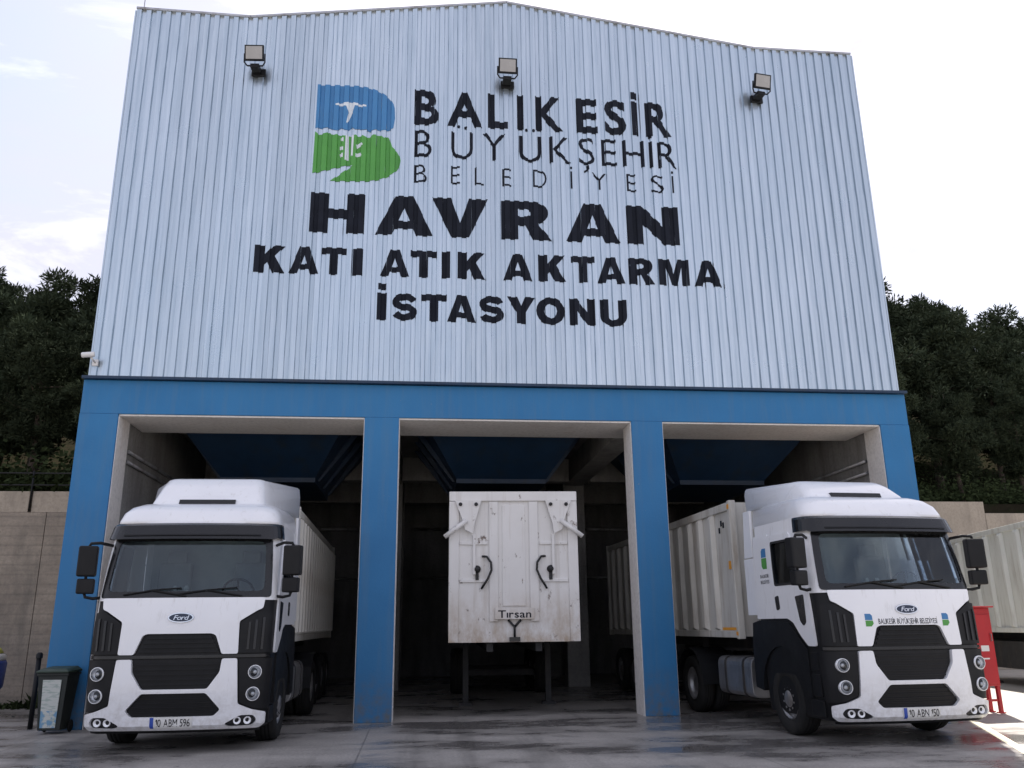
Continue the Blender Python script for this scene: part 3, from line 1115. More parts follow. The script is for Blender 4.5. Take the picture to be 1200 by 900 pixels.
floodlight(-3.50, 13.02, R(-4), 'black floodlight high on the gable, leftmost of the three')
floodlight(1.76, 13.07, R(0), 'black floodlight under the gable peak, middle of the three')
floodlight(7.38, 13.06, R(8), 'black floodlight high on the gable, rightmost of the three')

t = empty('security_camera', (-6.02, -0.10, 6.42))
tag(t, 'small white security camera at the lower left corner of the cladding', 'security camera')
m = MB()
m.box(-0.05, 0.05, -0.02, 0.02, -0.06, 0.06)
m.tube([(0, -0.02, 0), (0, -0.16, 0.02), (-0.02, -0.2, 0.06)], 0.018, 8)
m.build('bracket', 'camera_white', t)
m = MB()
m.lathe([(0, 0), (0.045, 0), (0.05, 0.02), (0.05, 0.2), (0.042, 0.22), (0, 0.22)], Matrix.Translation((0.05, -0.22, 0.1)) @ Matrix.Rotation(R(-100), 4, 'Y') @ Matrix.Rotation(R(12), 4, 'X'), 14)
b = m.build('camera_body', 'camera_white', t)
m = MB()
m.lathe([(0, 0), (0.036, 0), (0.036, 0.012), (0, 0.012)], Matrix.Translation((-0.168, -0.265, 0.062)) @ Matrix.Rotation(R(-100), 4, 'Y') @ Matrix.Rotation(R(12), 4, 'X'), 12)
m.build('camera_lens', 'gloss_black', b)

# =================================================================== RETAINING WALLS AND FENCE
t = empty('retaining_wall', (-20, 5, 0))
tag(t, 'weathered concrete retaining wall left of the hall', 'wall')
WX = [-33 + 20, -28 + 20, -23 + 20, -18 + 20, -14.5 + 20, -11 + 20, -8.6 + 20, -6.26 + 20]
for a, b in zip(WX, WX[1:]):
    p = bx('wall_panel', 'retaining', t, a + 0.006, b - 0.006, 0.0, 0.35, 0, 4.28, 0.008)
    m = MB()
    k = a + 0.5
    while k < b - 0.2:
        for z in (0.9, 1.9, 2.9, 3.8):
            m.lathe([(0, 0), (0.03, 0), (0.03, 0.005), (0, 0.005)], Matrix.Translation((k + random.uniform(-.05, .05), -0.001, z + random.uniform(-.04, .04))) @ Matrix.Rotation(R(90), 4, 'X'), 8)
        k += 0.95
    m.build('tie_holes', 'gloss_black', p)
k = WX[0]
while k < WX[-1] - 0.2:
    e = min(k + 0.98, WX[-1])
    bx('parapet_panel', 'parapet', t, k + 0.025, e - 0.025, 0.03, 0.2, 4.285, 4.78, 0.01)
    k += 1.0

t = empty('guard_fence', (-20, 5.12, 4.3))
tag(t, 'dark metal guard fence along the top of the left retaining wall', 'fence')
k = WX[0] + 1.0
while k < WX[-1]:
    m = MB()
    m.tube([(k, -0.13, 0.0), (k, -0.13, 0.95)], 0.022, 8)
    m.build('fence_post', 'black_plastic', t)
    k += 1.0
for z in (0.62, 0.9):
    m = MB()
    m.tube([(WX[0], -0.13, z), (WX[-1] - 0.05, -0.13, z)], 0.016, 6)
    m.build('fence_rail', 'black_plastic', t)

t = empty('retaining_wall', (20, 12, 0))
tag(t, 'tan concrete retaining wall behind the parked trailer at right', 'wall')
RW = [(10.05 - 20, 13.4 - 20, 5.62), (13.4 - 20, 17.0 - 20, 5.62), (17.0 - 20, 19.85 - 20, 5.62), (19.85 - 20, 23 - 20, 5.22), (23 - 20, 27 - 20, 5.22), (27 - 20, 32 - 20, 5.1), (32 - 20, 40 - 20, 5.0)]
for a, b, z in RW:
    bx('wall_panel', 'parapet', t, a + 0.006, b - 0.006, 0.0, 0.35, 0, z, 0.01)

# weeds at the foot of the left wall
m = MB()
rs = random.Random(11)
for i in range(1500):
    x = rs.uniform(-13, -6.5)
    y = 4.98 - abs(rs.gauss(0, 0.22))
    h = rs.uniform(0.1, 0.62) * (0.6 + 0.4 * math.sin(x * 2.3))
    a = rs.uniform(0, 2 * PI)
    w = rs.uniform(0.015, 0.05)
    dx, dy = math.cos(a) * w, math.sin(a) * w
    lx, ly = rs.gauss(0, 0.12), rs.gauss(0, 0.1)
    v = [m.bm.verts.new(p) for p in ((x - dx, y - dy, 0), (x + dx, y + dy, 0), (x + dx * 1.6 + lx * .5, y + dy * 1.6 + ly * .5, h * .6), (x + lx, y + ly, h))]
    m.bm.faces.new(v)
o = m.build('weeds', 'weed')
tag(o, 'dark green weeds growing along the foot of the left wall', 'weeds', kind='stuff')


# =================================================================== TRUCKS
ZP = [(0.26, 0.12, 1.15), (0.36, 0.03, 1.19), (0.8, 0.0, 1.21), (1.25, 0.015, 1.225), (1.7, 0.04, 1.235), (2.02, 0.08, 1.235), (2.45, 0.19, 1.225), (2.86, 0.30, 1.205), (3.12, 0.37, 1.18)]
RC = 0.25
YB = 2.12
BOW = 0.07


def zp(z):
    if z <= ZP[0][0]:
        return ZP[0][1:]
    for (za, ya, wa), (zb, yb, wb) in zip(ZP, ZP[1:]):
        if z <= zb:
            t = (z - za) / (zb - za)
            return ya + (yb - ya) * t, wa + (wb - wa) * t
    return ZP[-1][1:]


def surf(s, z, off=0.0):
    """cab skin: |s|<=1 front, 1..1.4 round the corner, beyond along the side (metres from the corner)"""
    yf, w = zp(z)
    a = w - RC
    sg = 1 if s >= 0 else -1
    q = abs(s)
    b = BOW
    if q <= 1:
        x = q * a
        y = yf + b * q * q
        nx, ny = 2 * b * q / a, -1.0
    elif q <= 1.4:
        th = (q - 1) / 0.4 * PI / 2
        x = a + RC * math.sin(th)
        y = yf + b + RC * (1 - math.cos(th))
        nx, ny = math.sin(th), -math.cos(th)
    else:
        y1 = yf + b + RC
        x = w
        y = y1 + (YB - y1) * (q - 1.4) / 1.74
        nx, ny = 1.0, 0.0
    l = math.hypot(nx, ny)
    return Vector((sg * (x + nx / l * off), y + ny / l * off, z)), Vector((sg * nx / l, ny / l, 0))


SC = [-3.1 + 0.2 * i for i in range(9)]
SCUTS = [x * 0.125 for x in range(-8, 9)] + [sg * (1 + 0.05 * k) for sg in (-1, 1) for k in range(1, 9)]
ZCUTS = [p[0] for p in ZP] + [1.0, 1.5, 2.2, 2.65]


def patch(name, loops, d0, d1, mat, parent, smooth=True):
    """solid panel lying on the cab skin between offsets d0 and d1"""
    bm = fill2d(loops)
    xs = [v.co.x for v in bm.verts]
    ys = [v.co.y for v in bm.verts]
    cut(bm, [c for c in SCUTS if min(xs) + 1e-3 < c < max(xs) - 1e-3], [c for c in ZCUTS if min(ys) + 1e-3 < c < max(ys) - 1e-3])
    out = bmesh.new()
    vo, vi = {}, {}
    for v in bm.verts:
        po, _ = surf(v.co.x, v.co.y, d1)
        pi, _ = surf(v.co.x, v.co.y, d0)
        vo[v] = out.verts.new(po)
        vi[v] = out.verts.new(pi)
    for f in bm.faces:
        out.faces.new([vo[v] for v in f.verts]).smooth = smooth
        out.faces.new([vi[v] for v in reversed(f.verts)])
    for e in bm.edges:
        if len(e.link_faces) == 1:
            a, b = e.verts
            out.faces.new((vo[a], vo[b], vi[b], vi[a]))
    bm.free()
    bmesh.ops.recalc_face_normals(out, faces=out.faces)
    for e in out.edges:
        if len(e.link_faces) == 2 and e.calc_face_angle(0) > 0.7:
            e.smooth = False
    me = bpy.data.meshes.new(name)
    out.to_mesh(me)
    out.free()
    return link(name, me, mat, parent)


def decal(name, bm, s0, z0, mat, parent, d):
    """flat print mapped on the cab skin"""
    for v in bm.verts:
        p, _ = surf(s0 + v.co.x / 0.98, z0 + v.co.y, d)
        v.co = p
    bmesh.ops.recalc_face_normals(bm, faces=bm.faces)
    for f in bm.faces:
        if f.normal.y > 0:
            f.normal_flip()
    me = bpy.data.meshes.new(name)
    bm.to_mesh(me)
    bm.free()
    return link(name, me, mat, parent)


def mirror(lp):
    return [(-x, z) for x, z in lp][::-1]


def rring(yf, yb, wf, wb, z, r=0.2, n=5):
    """horizontal ring: narrow rounded front, wider square back"""
    pts = []
    for k in range(n + 1):
        a = PI + PI / 2 * k / n
        pts.append((-wf + r + r * math.cos(a), yf + r + r * math.sin(a), z))
    for k in range(n + 1):
        a = -PI / 2 + PI / 2 * k / n
        pts.append((wf - r + r * math.cos(a), yf + r + r * math.sin(a), z))
    pts += [(wb, yb, z), (-wb, yb, z)]
    return pts


def wheel(name, x, y, parent, r=0.51, w=0.30, outer=1, dual=False):
    """axle along X; outer = +1 faces +X"""
    e = empty(name, (x, y, r), 0, parent)
    mt = Matrix.Rotation(R(90 * outer), 4, 'Y')
    m = MB()
    h = w / 2
    prof = [(r * .58, -h * .8), (r * .62, -h), (r * .90, -h), (r * .97, -h * .86), (r * .995, -h * .5), (r, -h * .45), (r * .975, -h * .40), (r * .975, -h * .34), (r, -h * .3), (r, -h * .06), (r * .975, -h * .03), (r * .975, h * .03), (r, h * .06), (r, h * .3), (r * .975, h * .34), (r * .975, h * .40), (r, h * .45), (r * .995, h * .5), (r * .97, h * .86), (r * .90, h), (r * .62, h), (r * .58, h * .8)]
    m.lathe(prof, mt, 32)
    m.build('tyre', 'rubber', e)
    m = MB()
    if dual:
        rp_ = [(r * .58, -h * .8), (r * .58, h * .75), (r * .55, h * .80), (r * .52, h * .3), (r * .45, -h * .3), (r * .30, -h * .4), (r * .28, h * .2), (r * .2, h * .35), (0, h * .35)]
    else:
        rp_ = [(r * .58, -h * .8), (r * .58, h * .8), (r * .55, h * .86), (r * .52, h * .5), (r * .48, h * .35), (r * .36, h * .75), (r * .25, h * .85), (r * .2, h * 1.0), (0, h * 1.02)]
    m.lathe(rp_, mt, 28)
    m.build('rim', 'steel', e)
    m = MB()
    for k in range(10):
        a = 2 * PI * k / 10
        q = mt @ Matrix.Translation((r * .31 * math.cos(a), r * .31 * math.sin(a), h * (0.0 if dual else .72)))
        m.lathe([(0.018, -.03), (0.018, .03), (0, .035)], q, 6, False)
    m.build('wheel_nuts', 'steel', e)
    return e


def box3(m, c, sx, sy, sz, rot=None):
    q = Matrix.Translation(c) @ (rot if rot else Matrix.Identity(4))
    pts = [q @ Vector(p) for p in ((-sx, -sy, -sz), (sx, -sy, -sz), (sx, sy, -sz), (-sx, sy, -sz), (-sx, -sy, sz), (sx, -sy, sz), (sx, sy, sz), (-sx, sy, sz))]
    m.hexa(pts)


def truck(loc, rz, label, plate, town_text, dz):
    T = empty('tractor_truck', loc, rz)
    tag(T, label, 'truck', 'white tractor trucks reversed into the bays')

    # dark inner skin below the windscreen, white skin above
    patch('lower_skin', [[(-3.05, 0.30), (3.05, 0.30), (3.05, 2.0), (-3.05, 2.0)]], -0.05, -0.012, 'black_plastic', T)
    wsl = rnd([(-1.13, 2.06), (1.13, 2.06), (1.11, 2.86), (-1.11, 2.86)], 0.08)
    winR = rnd([(1.62, 2.12), (2.42, 2.12), (2.42, 2.84), (1.78, 2.84), (1.60, 2.45)], 0.06)
    patch('cab_shell', [[(-3.05, 2.001), (3.05, 2.001), (3.05, 3.12), (-3.05, 3.12)], wsl, winR, mirror(winR)], -0.035, 0.0, 'white_paint', T)
    bx('cab_rear_wall', 'white_paint', T, -1.17, 1.17, YB - 0.07, YB - 0.03, 0.95, 3.12)
    bx('cab_floor', 'cab_interior', T, -1.12, 1.12, 0.42, YB - 0.08, 1.28, 1.34)

    # white front panels
    hood = [(-1.12, 2.035), (1.12, 2.035), (1.10, 1.885), (1.04, 1.86), (0.80, 1.71), (0.82, 1.275), (0.60, 1.275), (0.50, 1.525), (0.44, 1.55), (-0.44, 1.55), (-0.50, 1.525), (-0.60, 1.275), (-0.82, 1.275), (-0.80, 1.71), (-1.04, 1.86), (-1.10, 1.885)]
    hd = patch('bonnet_panel', [rnd(hood, 0.025, 2)], -0.02, 0.028, 'white_paint', T)
    lowg = rnd([(-0.44, .772), (.44, .772), (.655, .555), (.57, .475), (-.57, .475), (-.655, .555)], 0.03)
    fog = rnd([(.72, .365), (.80, .335), (1.10, .345), (1.155, .40), (1.10, .475), (.93, .475)], 0.035)
    bump = [(-0.82, 1.215), (-0.615, 1.215), (-0.60, 1.04), (-0.45, 0.825), (0.45, 0.825), (0.60, 1.04), (0.615, 1.215), (0.82, 1.215), (0.885, 0.62), (1.08, 0.545), (1.27, 0.50), (1.27, 0.36), (1.20, 0.30), (-1.20, 0.30), (-1.27, 0.36), (-1.27, 0.50), (-1.08, 0.545), (-0.885, 0.62)]
    bp = patch('bumper', [rnd(bump, 0.025, 2), lowg, fog, mirror(fog)], -0.02, 0.045, 'white_paint', T)
    # splitter strip and sill
    patch('dark_strip', [[(-1.3, 1.225), (1.3, 1.225), (1.3, 1.265), (-1.3, 1.265)]], -0.015, 0.012, 'gloss_black', T)
    patch('front_valance', [[(-1.24, 0.262), (1.24, 0.262), (1.24, 0.297), (-1.24, 0.297)]], -0.05, 0.02, 'black_plastic', T)
    # radiator grille: frame and horizontal bars
    g = patch('grille', [rnd([(-.43, 1.53), (.43, 1.53), (.585, 1.262), (-.585, 1.262)], .02)], -0.015, 0.006, 'black_plastic', T)
    for k in range(4):
        z = 1.30 + k * 0.06
        hw = 0.55 - (z - 1.27) / 0.26 * 0.12
        patch('grille_bar', [[(-hw, z), (hw, z), (hw - .01, z + .022), (-hw + .01, z + .022)]], 0.006, 0.022, 'black_plastic', g)
    g = patch('grille', [rnd([(-.60, 1.21), (.60, 1.21), (.585, 1.045), (.435, .835), (-.435, .835), (-.585, 1.045)], .02)], -0.015, 0.006, 'black_plastic', T)
    for k in range(5):
        z = 0.875 + k * 0.065
        hw = 0.57 if z > 1.03 else 0.46 + (z - 0.85) * 0.55
        patch('grille_bar', [[(-hw, z), (hw, z), (hw, z + .02), (-hw, z + .02)]], 0.006, 0.02, 'black_plastic', g)
    g = patch('grille', [rnd([(-.435, .765), (.435, .765), (.645, .555), (.565, .482), (-.565, .482), (-.645, .555)], .02)], -0.015, 0.004, 'black_plastic', T)
    for k in range(4):
        z = 0.53 + k * 0.055
        hw = 0.60 - abs(z - .56) * .75
        patch('grille_bar', [[(-hw, z), (hw, z), (hw, z + .016), (-hw, z + .016)]], 0.004, 0.018, 'black_plastic', g)

    for sg in (-1, 1):
        fl = (lambda lp: lp) if sg > 0 else mirror
        v = patch('corner_vent', [fl(rnd([(.825, 1.285), (1.30, 1.285), (1.24, 1.84), (1.06, 1.845), (.82, 1.695)], .03))], -0.02, 0.02, 'black_plastic', T)
        for k in range(3):
            s0 = .93 + k * .09
            patch('vent_fin', [fl([(s0, 1.33), (s0 + .03, 1.33), (s0 + .03, 1.70 + .03 * k), (s0, 1.70 + .03 * k)])], 0.02, 0.034, 'gloss_black', v)
        hp = patch('headlamp_panel', [fl(rnd([(.84, 1.21), (1.38, 1.21), (1.36, .53), (1.10, .56), (.905, .635)], .03))], -0.02, 0.025, 'black_plastic', T)
        for z in (1.03, 0.745):
            p, n = surf(sg * 1.075, z, 0.02)
            n = Vector((n.x * 0.45, -1, 0)).normalized()
            q = Matrix.Translation(p) @ n.to_track_quat('Z', 'Y').to_matrix().to_4x4()
            m = MB()
            m.lathe([(0.092, -.03), (0.092, .028), (.084, .032), (.080, .024), (.066, .008), (.035, -.004), (0, -.006)], q, 24)
            hl = m.build('headlamp', 'reflector', T)
            m = MB()
            m.lathe([(0.026, -.02), (.026, .012), (.018, .022), (0, .024)], q, 14)
            m.build('bulb_shield', 'reflector', hl)
            m = MB()
            m.lathe([(0.083, .028), (.06, .040), (.03, .046), (0, .047)], q, 20)
            m.build('headlamp_glass', 'lens', hl)
        fp = patch('fog_lamp_housing', [fl(rnd([(.73, .367), (.805, .34), (1.095, .35), (1.145, .40), (1.095, .47), (.935, .47)], .03))], -0.02, 0.02, 'gloss_black', T)
        for s0 in (.90, 1.04):
            p, n = surf(sg * s0, 0.405, 0.02)
            q = Matrix.Translation(p) @ Vector((n.x * .5, -1, 0)).normalized().to_track_quat('Z', 'Y').to_matrix().to_4x4()
            m = MB()
            m.lathe([(0.05, -.01), (.05, .014), (.044, .016), (.03, .0), (0, -.006)], q, 18)
            m.build('fog_lamp', 'reflector', fp)

    # windscreen, black surround, wipers
    frame = rnd([(-1.21, 2.038), (1.21, 2.038), (1.17, 2.90), (-1.17, 2.90)], 0.06)
    inner = rnd([(-1.10, 2.125), (1.10, 2.125), (1.075, 2.84), (-1.075, 2.84)], 0.09)
    patch('windscreen_surround', [frame, inner], -0.012, 0.012, 'gloss_black', T)
    patch('windscreen', [rnd([(-1.115, 2.09), (1.115, 2.09), (1.09, 2.855), (-1.09, 2.855)], 0.08)], -0.006, 0.001, 'windscreen', T)
    for s0, s1 in ((-.85, -.05), (-.1, .72)):
        p0, _ = surf(s0, 2.08, 0.03)
        p1, _ = surf(s1, 2.17, 0.03)
        p2, _ = surf((s0 + s1) / 2, 2.14, 0.035)
        m = MB()
        m.tube([p0, p2, p1], 0.011, 6)
        q0, _ = surf(s1 + .08, 2.055, 0.03)
        m.tube([q0, p2], 0.012, 6)
        m.build('wiper', 'black_plastic', T)

    # sun visor wrapping the front
    m = MB()
    rows = []
    for s in [x * 0.05 for x in range(-30, 31)]:
        k = abs(s)
        ext = 0.13 if k < 1.0 else max(0.035, 0.13 - (k - 1.0) * 0.2)
        zb_ = 2.865 + (0.02 if k > 1.2 else 0)
        a, _ = surf(s, 3.11, 0.02)
        b, _ = surf(s, 3.07, ext * 0.75)
        c, _ = surf(s, zb_, ext)
        d, _ = surf(s, zb_ + 0.01, 0.006)
        e_, _ = surf(s, 3.10, 0.002)
        rows.append([a, b, c, d, e_])
    m.loft(rows, True, False)
    vz = m.build('sun_visor', 'gloss_black', T, 0.006)
    m = MB()
    rows = []
    for s in [x * 0.05 for x in range(-20, 21)]:
        b, _ = surf(s, 2.935, 0.128)
        c, _ = surf(s, 2.915, 0.136)
        d, _ = surf(s, 2.925, 0.10)
        rows.append([b, c, d])
    m.loft(rows)
    m.build('visor_crease', 'black_plastic', vz)

    # roof cap and wind deflector
    m = MB()
    m.loft([rring(.40, YB, 1.17, 1.18, 3.095, .25), rring(.43, YB, 1.17, 1.18, 3.16, .25), rring(.50, YB, 1.14, 1.17, 3.28, .25), rring(.62, YB, 1.08, 1.15, 3.38, .26), rring(.80, YB, .98, 1.10, 3.45, .26), rring(1.05, YB, .8, 1.0, 3.48, .26)], True, True)
    m.build('roof_cap', 'white_paint', T)
    m = MB()
    m.loft([rring(.86, YB + .12, .86, 1.20, 3.40, .12), rring(.94, YB + .14, .85, 1.205, 3.50, .14), rring(1.16, YB + .16, .80, 1.20, 3.72 + dz * .6, .16), rring(1.30, YB + .17, .76, 1.18, 3.83 + dz, .16), rring(1.38, YB + .17, .73, 1.15, 3.862 + dz, .16), rring(1.48, YB + .16, .69, 1.09, 3.875 + dz, .16)], True, True)
    df = m.build('wind_deflector', 'white_paint', T)
    m = MB()
    m.hexa([(-.42, .88, 3.462), (.42, .88, 3.462), (.42, 1.0, 3.47), (-.42, 1.0, 3.47), (-.42, .915, 3.535), (.42, .915, 3.535), (.42, 1.0, 3.535), (-.42, 1.0, 3.535)])
    m.build('deflector_slot', 'gloss_black', df, 0.006)
    for sx in (-1, 1):
        m = MB()
        x0, x1 = sorted((sx * 1.17, sx * 1.215))
        m.hexa([(x0, YB + .02, 1.72), (x1, YB + .02, 1.72), (x1, YB + .36, 1.72), (x0, YB + .36, 1.72), (x0, YB + .02, 2.62), (x1, YB + .02, 2.62), (x1, YB + .36, 2.62), (x0, YB + .36, 2.62)])
        m.build('side_fairing', 'white_paint', T, 0.01)
        m = MB()
        m.hexa([(x0, YB + .025, 2.635), (x1, YB + .025, 2.635), (x1, YB + .34, 2.635), (x0, YB + .34, 2.635), (x0, YB + .025, 3.4), (x1, YB + .025, 3.4), (x1, YB + .26, 3.4), (x0, YB + .26, 3.4)])
        m.build('side_fairing', 'white_paint', T, 0.01)

    # doors
    for sg in (-1, 1):
        fl = (lambda lp: lp) if sg > 0 else mirror
        door = rnd([(1.41, 1.275), (1.62, 1.275), (1.80, 1.42), (1.96, 1.60), (2.12, 1.66), (2.52, 1.66), (2.52, 2.92), (1.72, 2.92), (1.52, 2.45), (1.42, 2.02)], 0.03, 2)
        win = rnd([(1.64, 2.14), (2.40, 2.14), (2.40, 2.82), (1.79, 2.82), (1.62, 2.45)], 0.05)
        d = patch('door', [fl(door), fl(win)], -0.005, 0.022, 'white_paint', T)
        patch('door_glass', [fl(rnd([(1.63, 2.13), (2.41, 2.13), (2.41, 2.83), (1.785, 2.83), (1.61, 2.45)], 0.05))], -0.012, -0.006, 'dark_glass', d)
        patch('window_seal', [fl(win), fl(rnd([(1.675, 2.175), (2.365, 2.175), (2.365, 2.785), (1.81, 2.785), (1.655, 2.45)], 0.05))], 0.0, 0.027, 'gloss_black', d)
        patch('door_handle', [fl(rnd([(2.30, 1.80), (2.40, 1.78), (2.42, 1.98), (2.31, 2.0)], 0.03))], 0.018, 0.034, 'gloss_black', d)
        patch('door_vent', [fl(rnd([(1.55, 1.99), (1.80, 1.97), (1.74, 1.62), (1.66, 1.55), (1.58, 1.60)], 0.03))], 0.018, 0.03, 'gloss_black', d)
        patch('rear_side_panel', [fl(rnd([(2.535, 1.66), (3.10, 1.66), (3.10, 2.95), (2.535, 2.95)], 0.02, 2))], -0.005, 0.016, 'white_paint', T)
        # wheel arch and steps
        x0, x1 = sorted((sg * 0.84, sg * 1.235))
        m = MB()
        ar = []
        for k in range(13):
            a = PI * k / 12
            ar.append((1.42 - .68 * math.cos(a), .58 + .68 * math.sin(a)))
        outl = [(2.36, .62), (2.36, 1.22), (2.30, 1.60), (2.05, 1.64), (1.10, 1.60), (.62, 1.22), (.62, .58)]
        r1 = [(x0, y, z) for y, z in ar + outl]
        r2 = [(x1, y, z) for y, z in ar + outl]
        m.bm.verts.ensure_lookup_table()
        bmf = fill2d([ar + outl])
        va = {v: (m.bm.verts.new((x0, v.co.x, v.co.y)), m.bm.verts.new((x1, v.co.x, v.co.y))) for v in bmf.verts}
        for f in bmf.faces:
            m.bm.faces.new([va[v][0] for v in f.verts])
            m.bm.faces.new([va[v][1] for v in reversed(f.verts)])
        for e_ in bmf.edges:
            if len(e_.link_faces) == 1:
                a, b = e_.verts
                m.bm.faces.new((va[a][0], va[b][0], va[b][1], va[a][1]))
        bmf.free()
        m.build('wheel_arch', 'black_plastic', T)
        m = MB()
        m.box(x0 + .02, x1 - .01, .36, .70, .34, .56)
        m.box(x0 + .02, x1 - .05, .38, .66, .60, .90)
        m.box(x0 + .02, x1 - .08, .40, .64, .94, 1.2)
        m.build('entry_steps', 'black_plastic', T, 0.015)
        # mirrors
        mx = sg * 1.44
        m = MB()
        rot = Matrix.Rotation(R(-14 * sg), 4, 'Z')
        box3(m, (mx, .30, 2.56), .128, .08, .215, rot)
        mh = m.build('mirror_housing', 'black_plastic', T, 0.035, 3)
        m = MB()
        box3(m, (mx + rot.to_3x3().col[1].x * .078, .30 + .078 * math.cos(R(14)), 2.56), .095, .003, .19, rot)
        m.build('mirror_glass', 'chrome', mh)
        m = MB()
        box3(m, (mx - sg * .01, .30, 2.21), .115, .07, .105, rot)
        mh2 = m.build('mirror_housing', 'black_plastic', T, 0.03, 3)
        m = MB()
        m.tube([(sg * 1.17, .46, 2.79), (sg * 1.30, .33, 2.82), (mx - sg * .02, .30, 2.81), (mx, .30, 2.76)], 0.022, 8)
        m.tube([(sg * 1.19, .40, 2.06), (sg * 1.32, .32, 2.04), (mx - sg * .02, .30, 2.06), (mx, .30, 2.13)], 0.022, 8)
        m.tube([(mx, .30, 2.76), (mx, .30, 2.10)], 0.02, 8)
        m.build('mirror_arm', 'black_plastic', T)

    # front mirror near the top left of the screen
    # interior
    m = MB()
    m.hexa([(-1.02, .46, 1.35), (1.02, .46, 1.35), (1.02, .95, 1.35), (-1.02, .95, 1.35), (-1.02, .30, 2.04), (1.02, .30, 2.04), (1.02, .82, 2.10), (-1.02, .82, 2.10)])
    m.build('dashboard', 'cab_interior', T, 0.04)
    for sx in (-.58, .58):
        m = MB()
        box3(m, (sx, 1.35, 1.78), .26, .26, .09)
        box3(m, (sx, 1.64, 2.22), .25, .08, .40, Matrix.Rotation(R(-8), 4, 'X'))
        box3(m, (sx, 1.70, 2.70), .15, .06, .11, Matrix.Rotation(R(-8), 4, 'X'))
        m.build('seat', 'seat_fabric', T, 0.05, 3)
        bx('seat_base', 'cab_interior', T, sx - .2, sx + .2, 1.14, 1.55, 1.345, 1.68)
    q = Matrix.Translation((.58, .86, 2.12)) @ Matrix.Rotation(R(-62), 4, 'X')
    m = MB()
    N = 20
    ringp = [q @ Vector((.23 * math.cos(2 * PI * k / N), .23 * math.sin(2 * PI * k / N), 0)) for k in range(N + 1)]
    m.tube(ringp, 0.017, 8, False)
    for a in (0, 180, 270):
        m.tube([q @ Vector((0, 0, -.03)), q @ Vector((.22 * math.cos(R(a)), .22 * math.sin(R(a)), 0))], 0.02, 6)
    m.build('steering_wheel', 'gloss_black', T)
    bx('bunk_curtain', 'curtain', T, -1.05, 1.05, YB - .14, YB - .10, 1.7, 2.95)
    bx('dash_papers', 'paper', T, .02, .36, .46, .62, 2.105, 2.125)
    m = MB()
    for k in range(2):
        m.lathe([(0, 0), (.035, 0), (.035, .1), (.02, .13), (0, .13)], Matrix.Translation((-.25 + .16 * k, .5, 2.09)), 12)
    m.build('dash_cups', 'paper', T)

    # badge, plate, lettering
    ov = [(.172 * math.cos(2 * PI * k / 28), .068 * math.sin(2 * PI * k / 28)) for k in range(28)]
    ov2 = [(.155 * math.cos(2 * PI * k / 28), .054 * math.sin(2 * PI * k / 28)) for k in range(28)]
    b = patch('badge', [[(x / .98, z + 1.765) for x, z in ov]], 0.028, 0.042, 'chrome', T)
    patch('badge_field', [[(x / .98, z + 1.765) for x, z in ov2]], 0.042, 0.047, 'badge_blue', b)
    decal('badge_script', text_bm('Ford', 0.06, 0.19, 0.0, 0.25, 0.02), 0, 1.765, 'chrome', b, 0.049)
    p = patch('number_plate', [rnd([(-.29, .325), (.29, .325), (.29, .475), (-.29, .475)], .012)], 0.045, 0.062, 'plate_white', T)
    patch('plate_band', [[(-.286, .33), (-.235, .33), (-.235, .47), (-.286, .47)]], 0.062, 0.064, 'plate_blue', p)
    decal('plate_characters', text_bm(plate, 0.095, 0.46, 0.0), 0.03, 0.40, 'gloss_black', p, 0.066)
    if town_text:
        decal('bonnet_lettering', text_bm('BALIKESİR BÜYÜKŞEHİR BELEDİYESİ', 0.07, 0.90, 0.006), 0.0, 1.602, 'letter_black', hd, 0.030)
        for sx in (-.60, .60):
            decal('bonnet_emblem_upper', fill2d([[(-.05, 0.0), (-.05, .085), (.03, .085), (.055, .06), (.055, .0)]]), sx, 1.62, 'logo_blue', hd, 0.030)
            decal('bonnet_emblem_lower', fill2d([[(-.05, -.085), (-.05, -.006), (.055, -.006), (.065, -.045), (.03, -.085)]]), sx, 1.62, 'logo_green', hd, 0.030)
        # emblem on the cab side behind the door window
        e_ = []
        def side_decal(name, lp, mat):
            bm = fill2d([lp])
            for v in bm.verts:
                pz, _ = surf(-(2.70 + v.co.x), v.co.y, 0.0185)
                v.co = pz
            bmesh.ops.recalc_face_normals(bm, faces=bm.faces)
            me = bpy.data.meshes.new(name)
            bm.to_mesh(me)
            bm.free()
            link(name, me, mat, T)
        side_decal('side_emblem_upper', [(-.09, 2.60), (-.09, 2.74), (.05, 2.74), (.09, 2.70), (.09, 2.60)], 'logo_blue')
        side_decal('side_emblem_lower', [(-.10, 2.42), (-.10, 2.59), (.09, 2.59), (.09, 2.47), (.05, 2.42)], 'logo_green')
        for zz_ in (2.31, 2.22):
            bm = text_bm('BALIKESİR' if zz_ > 2.3 else 'BELEDİYESİ', 0.05, 0.30, 0.008)
            for v in bm.verts:
                pz, _ = surf(-(2.72 - v.co.x), zz_ + v.co.y, 0.0185)
                v.co = pz
            me = bpy.data.meshes.new('side_lettering')
            bm.to_mesh(me)
            bm.free()
            link('side_lettering', me, 'letter_black', T)

    # chassis, wheels, tank
    for sx in (-1, 1):
        x0, x1 = sorted((sx * .34, sx * .44))
        bx('frame_rail', 'chassis', T, x0, x1, .5, 6.3, .72, 1.0)
    bx('engine_block', 'chassis', T, -.32, .32, .5, 2.2, .45, 1.2, .05)
    bx('front_axle', 'chassis', T, -.9, .9, 1.36, 1.48, .44, .58)
    bx('rear_axle', 'chassis', T, -.6, .6, 5.1, 5.3, .40, .64)
    wheel('front_wheel', 1.05, 1.42, T, outer=1)
    wheel('front_wheel', -1.05, 1.42, T, outer=-1)
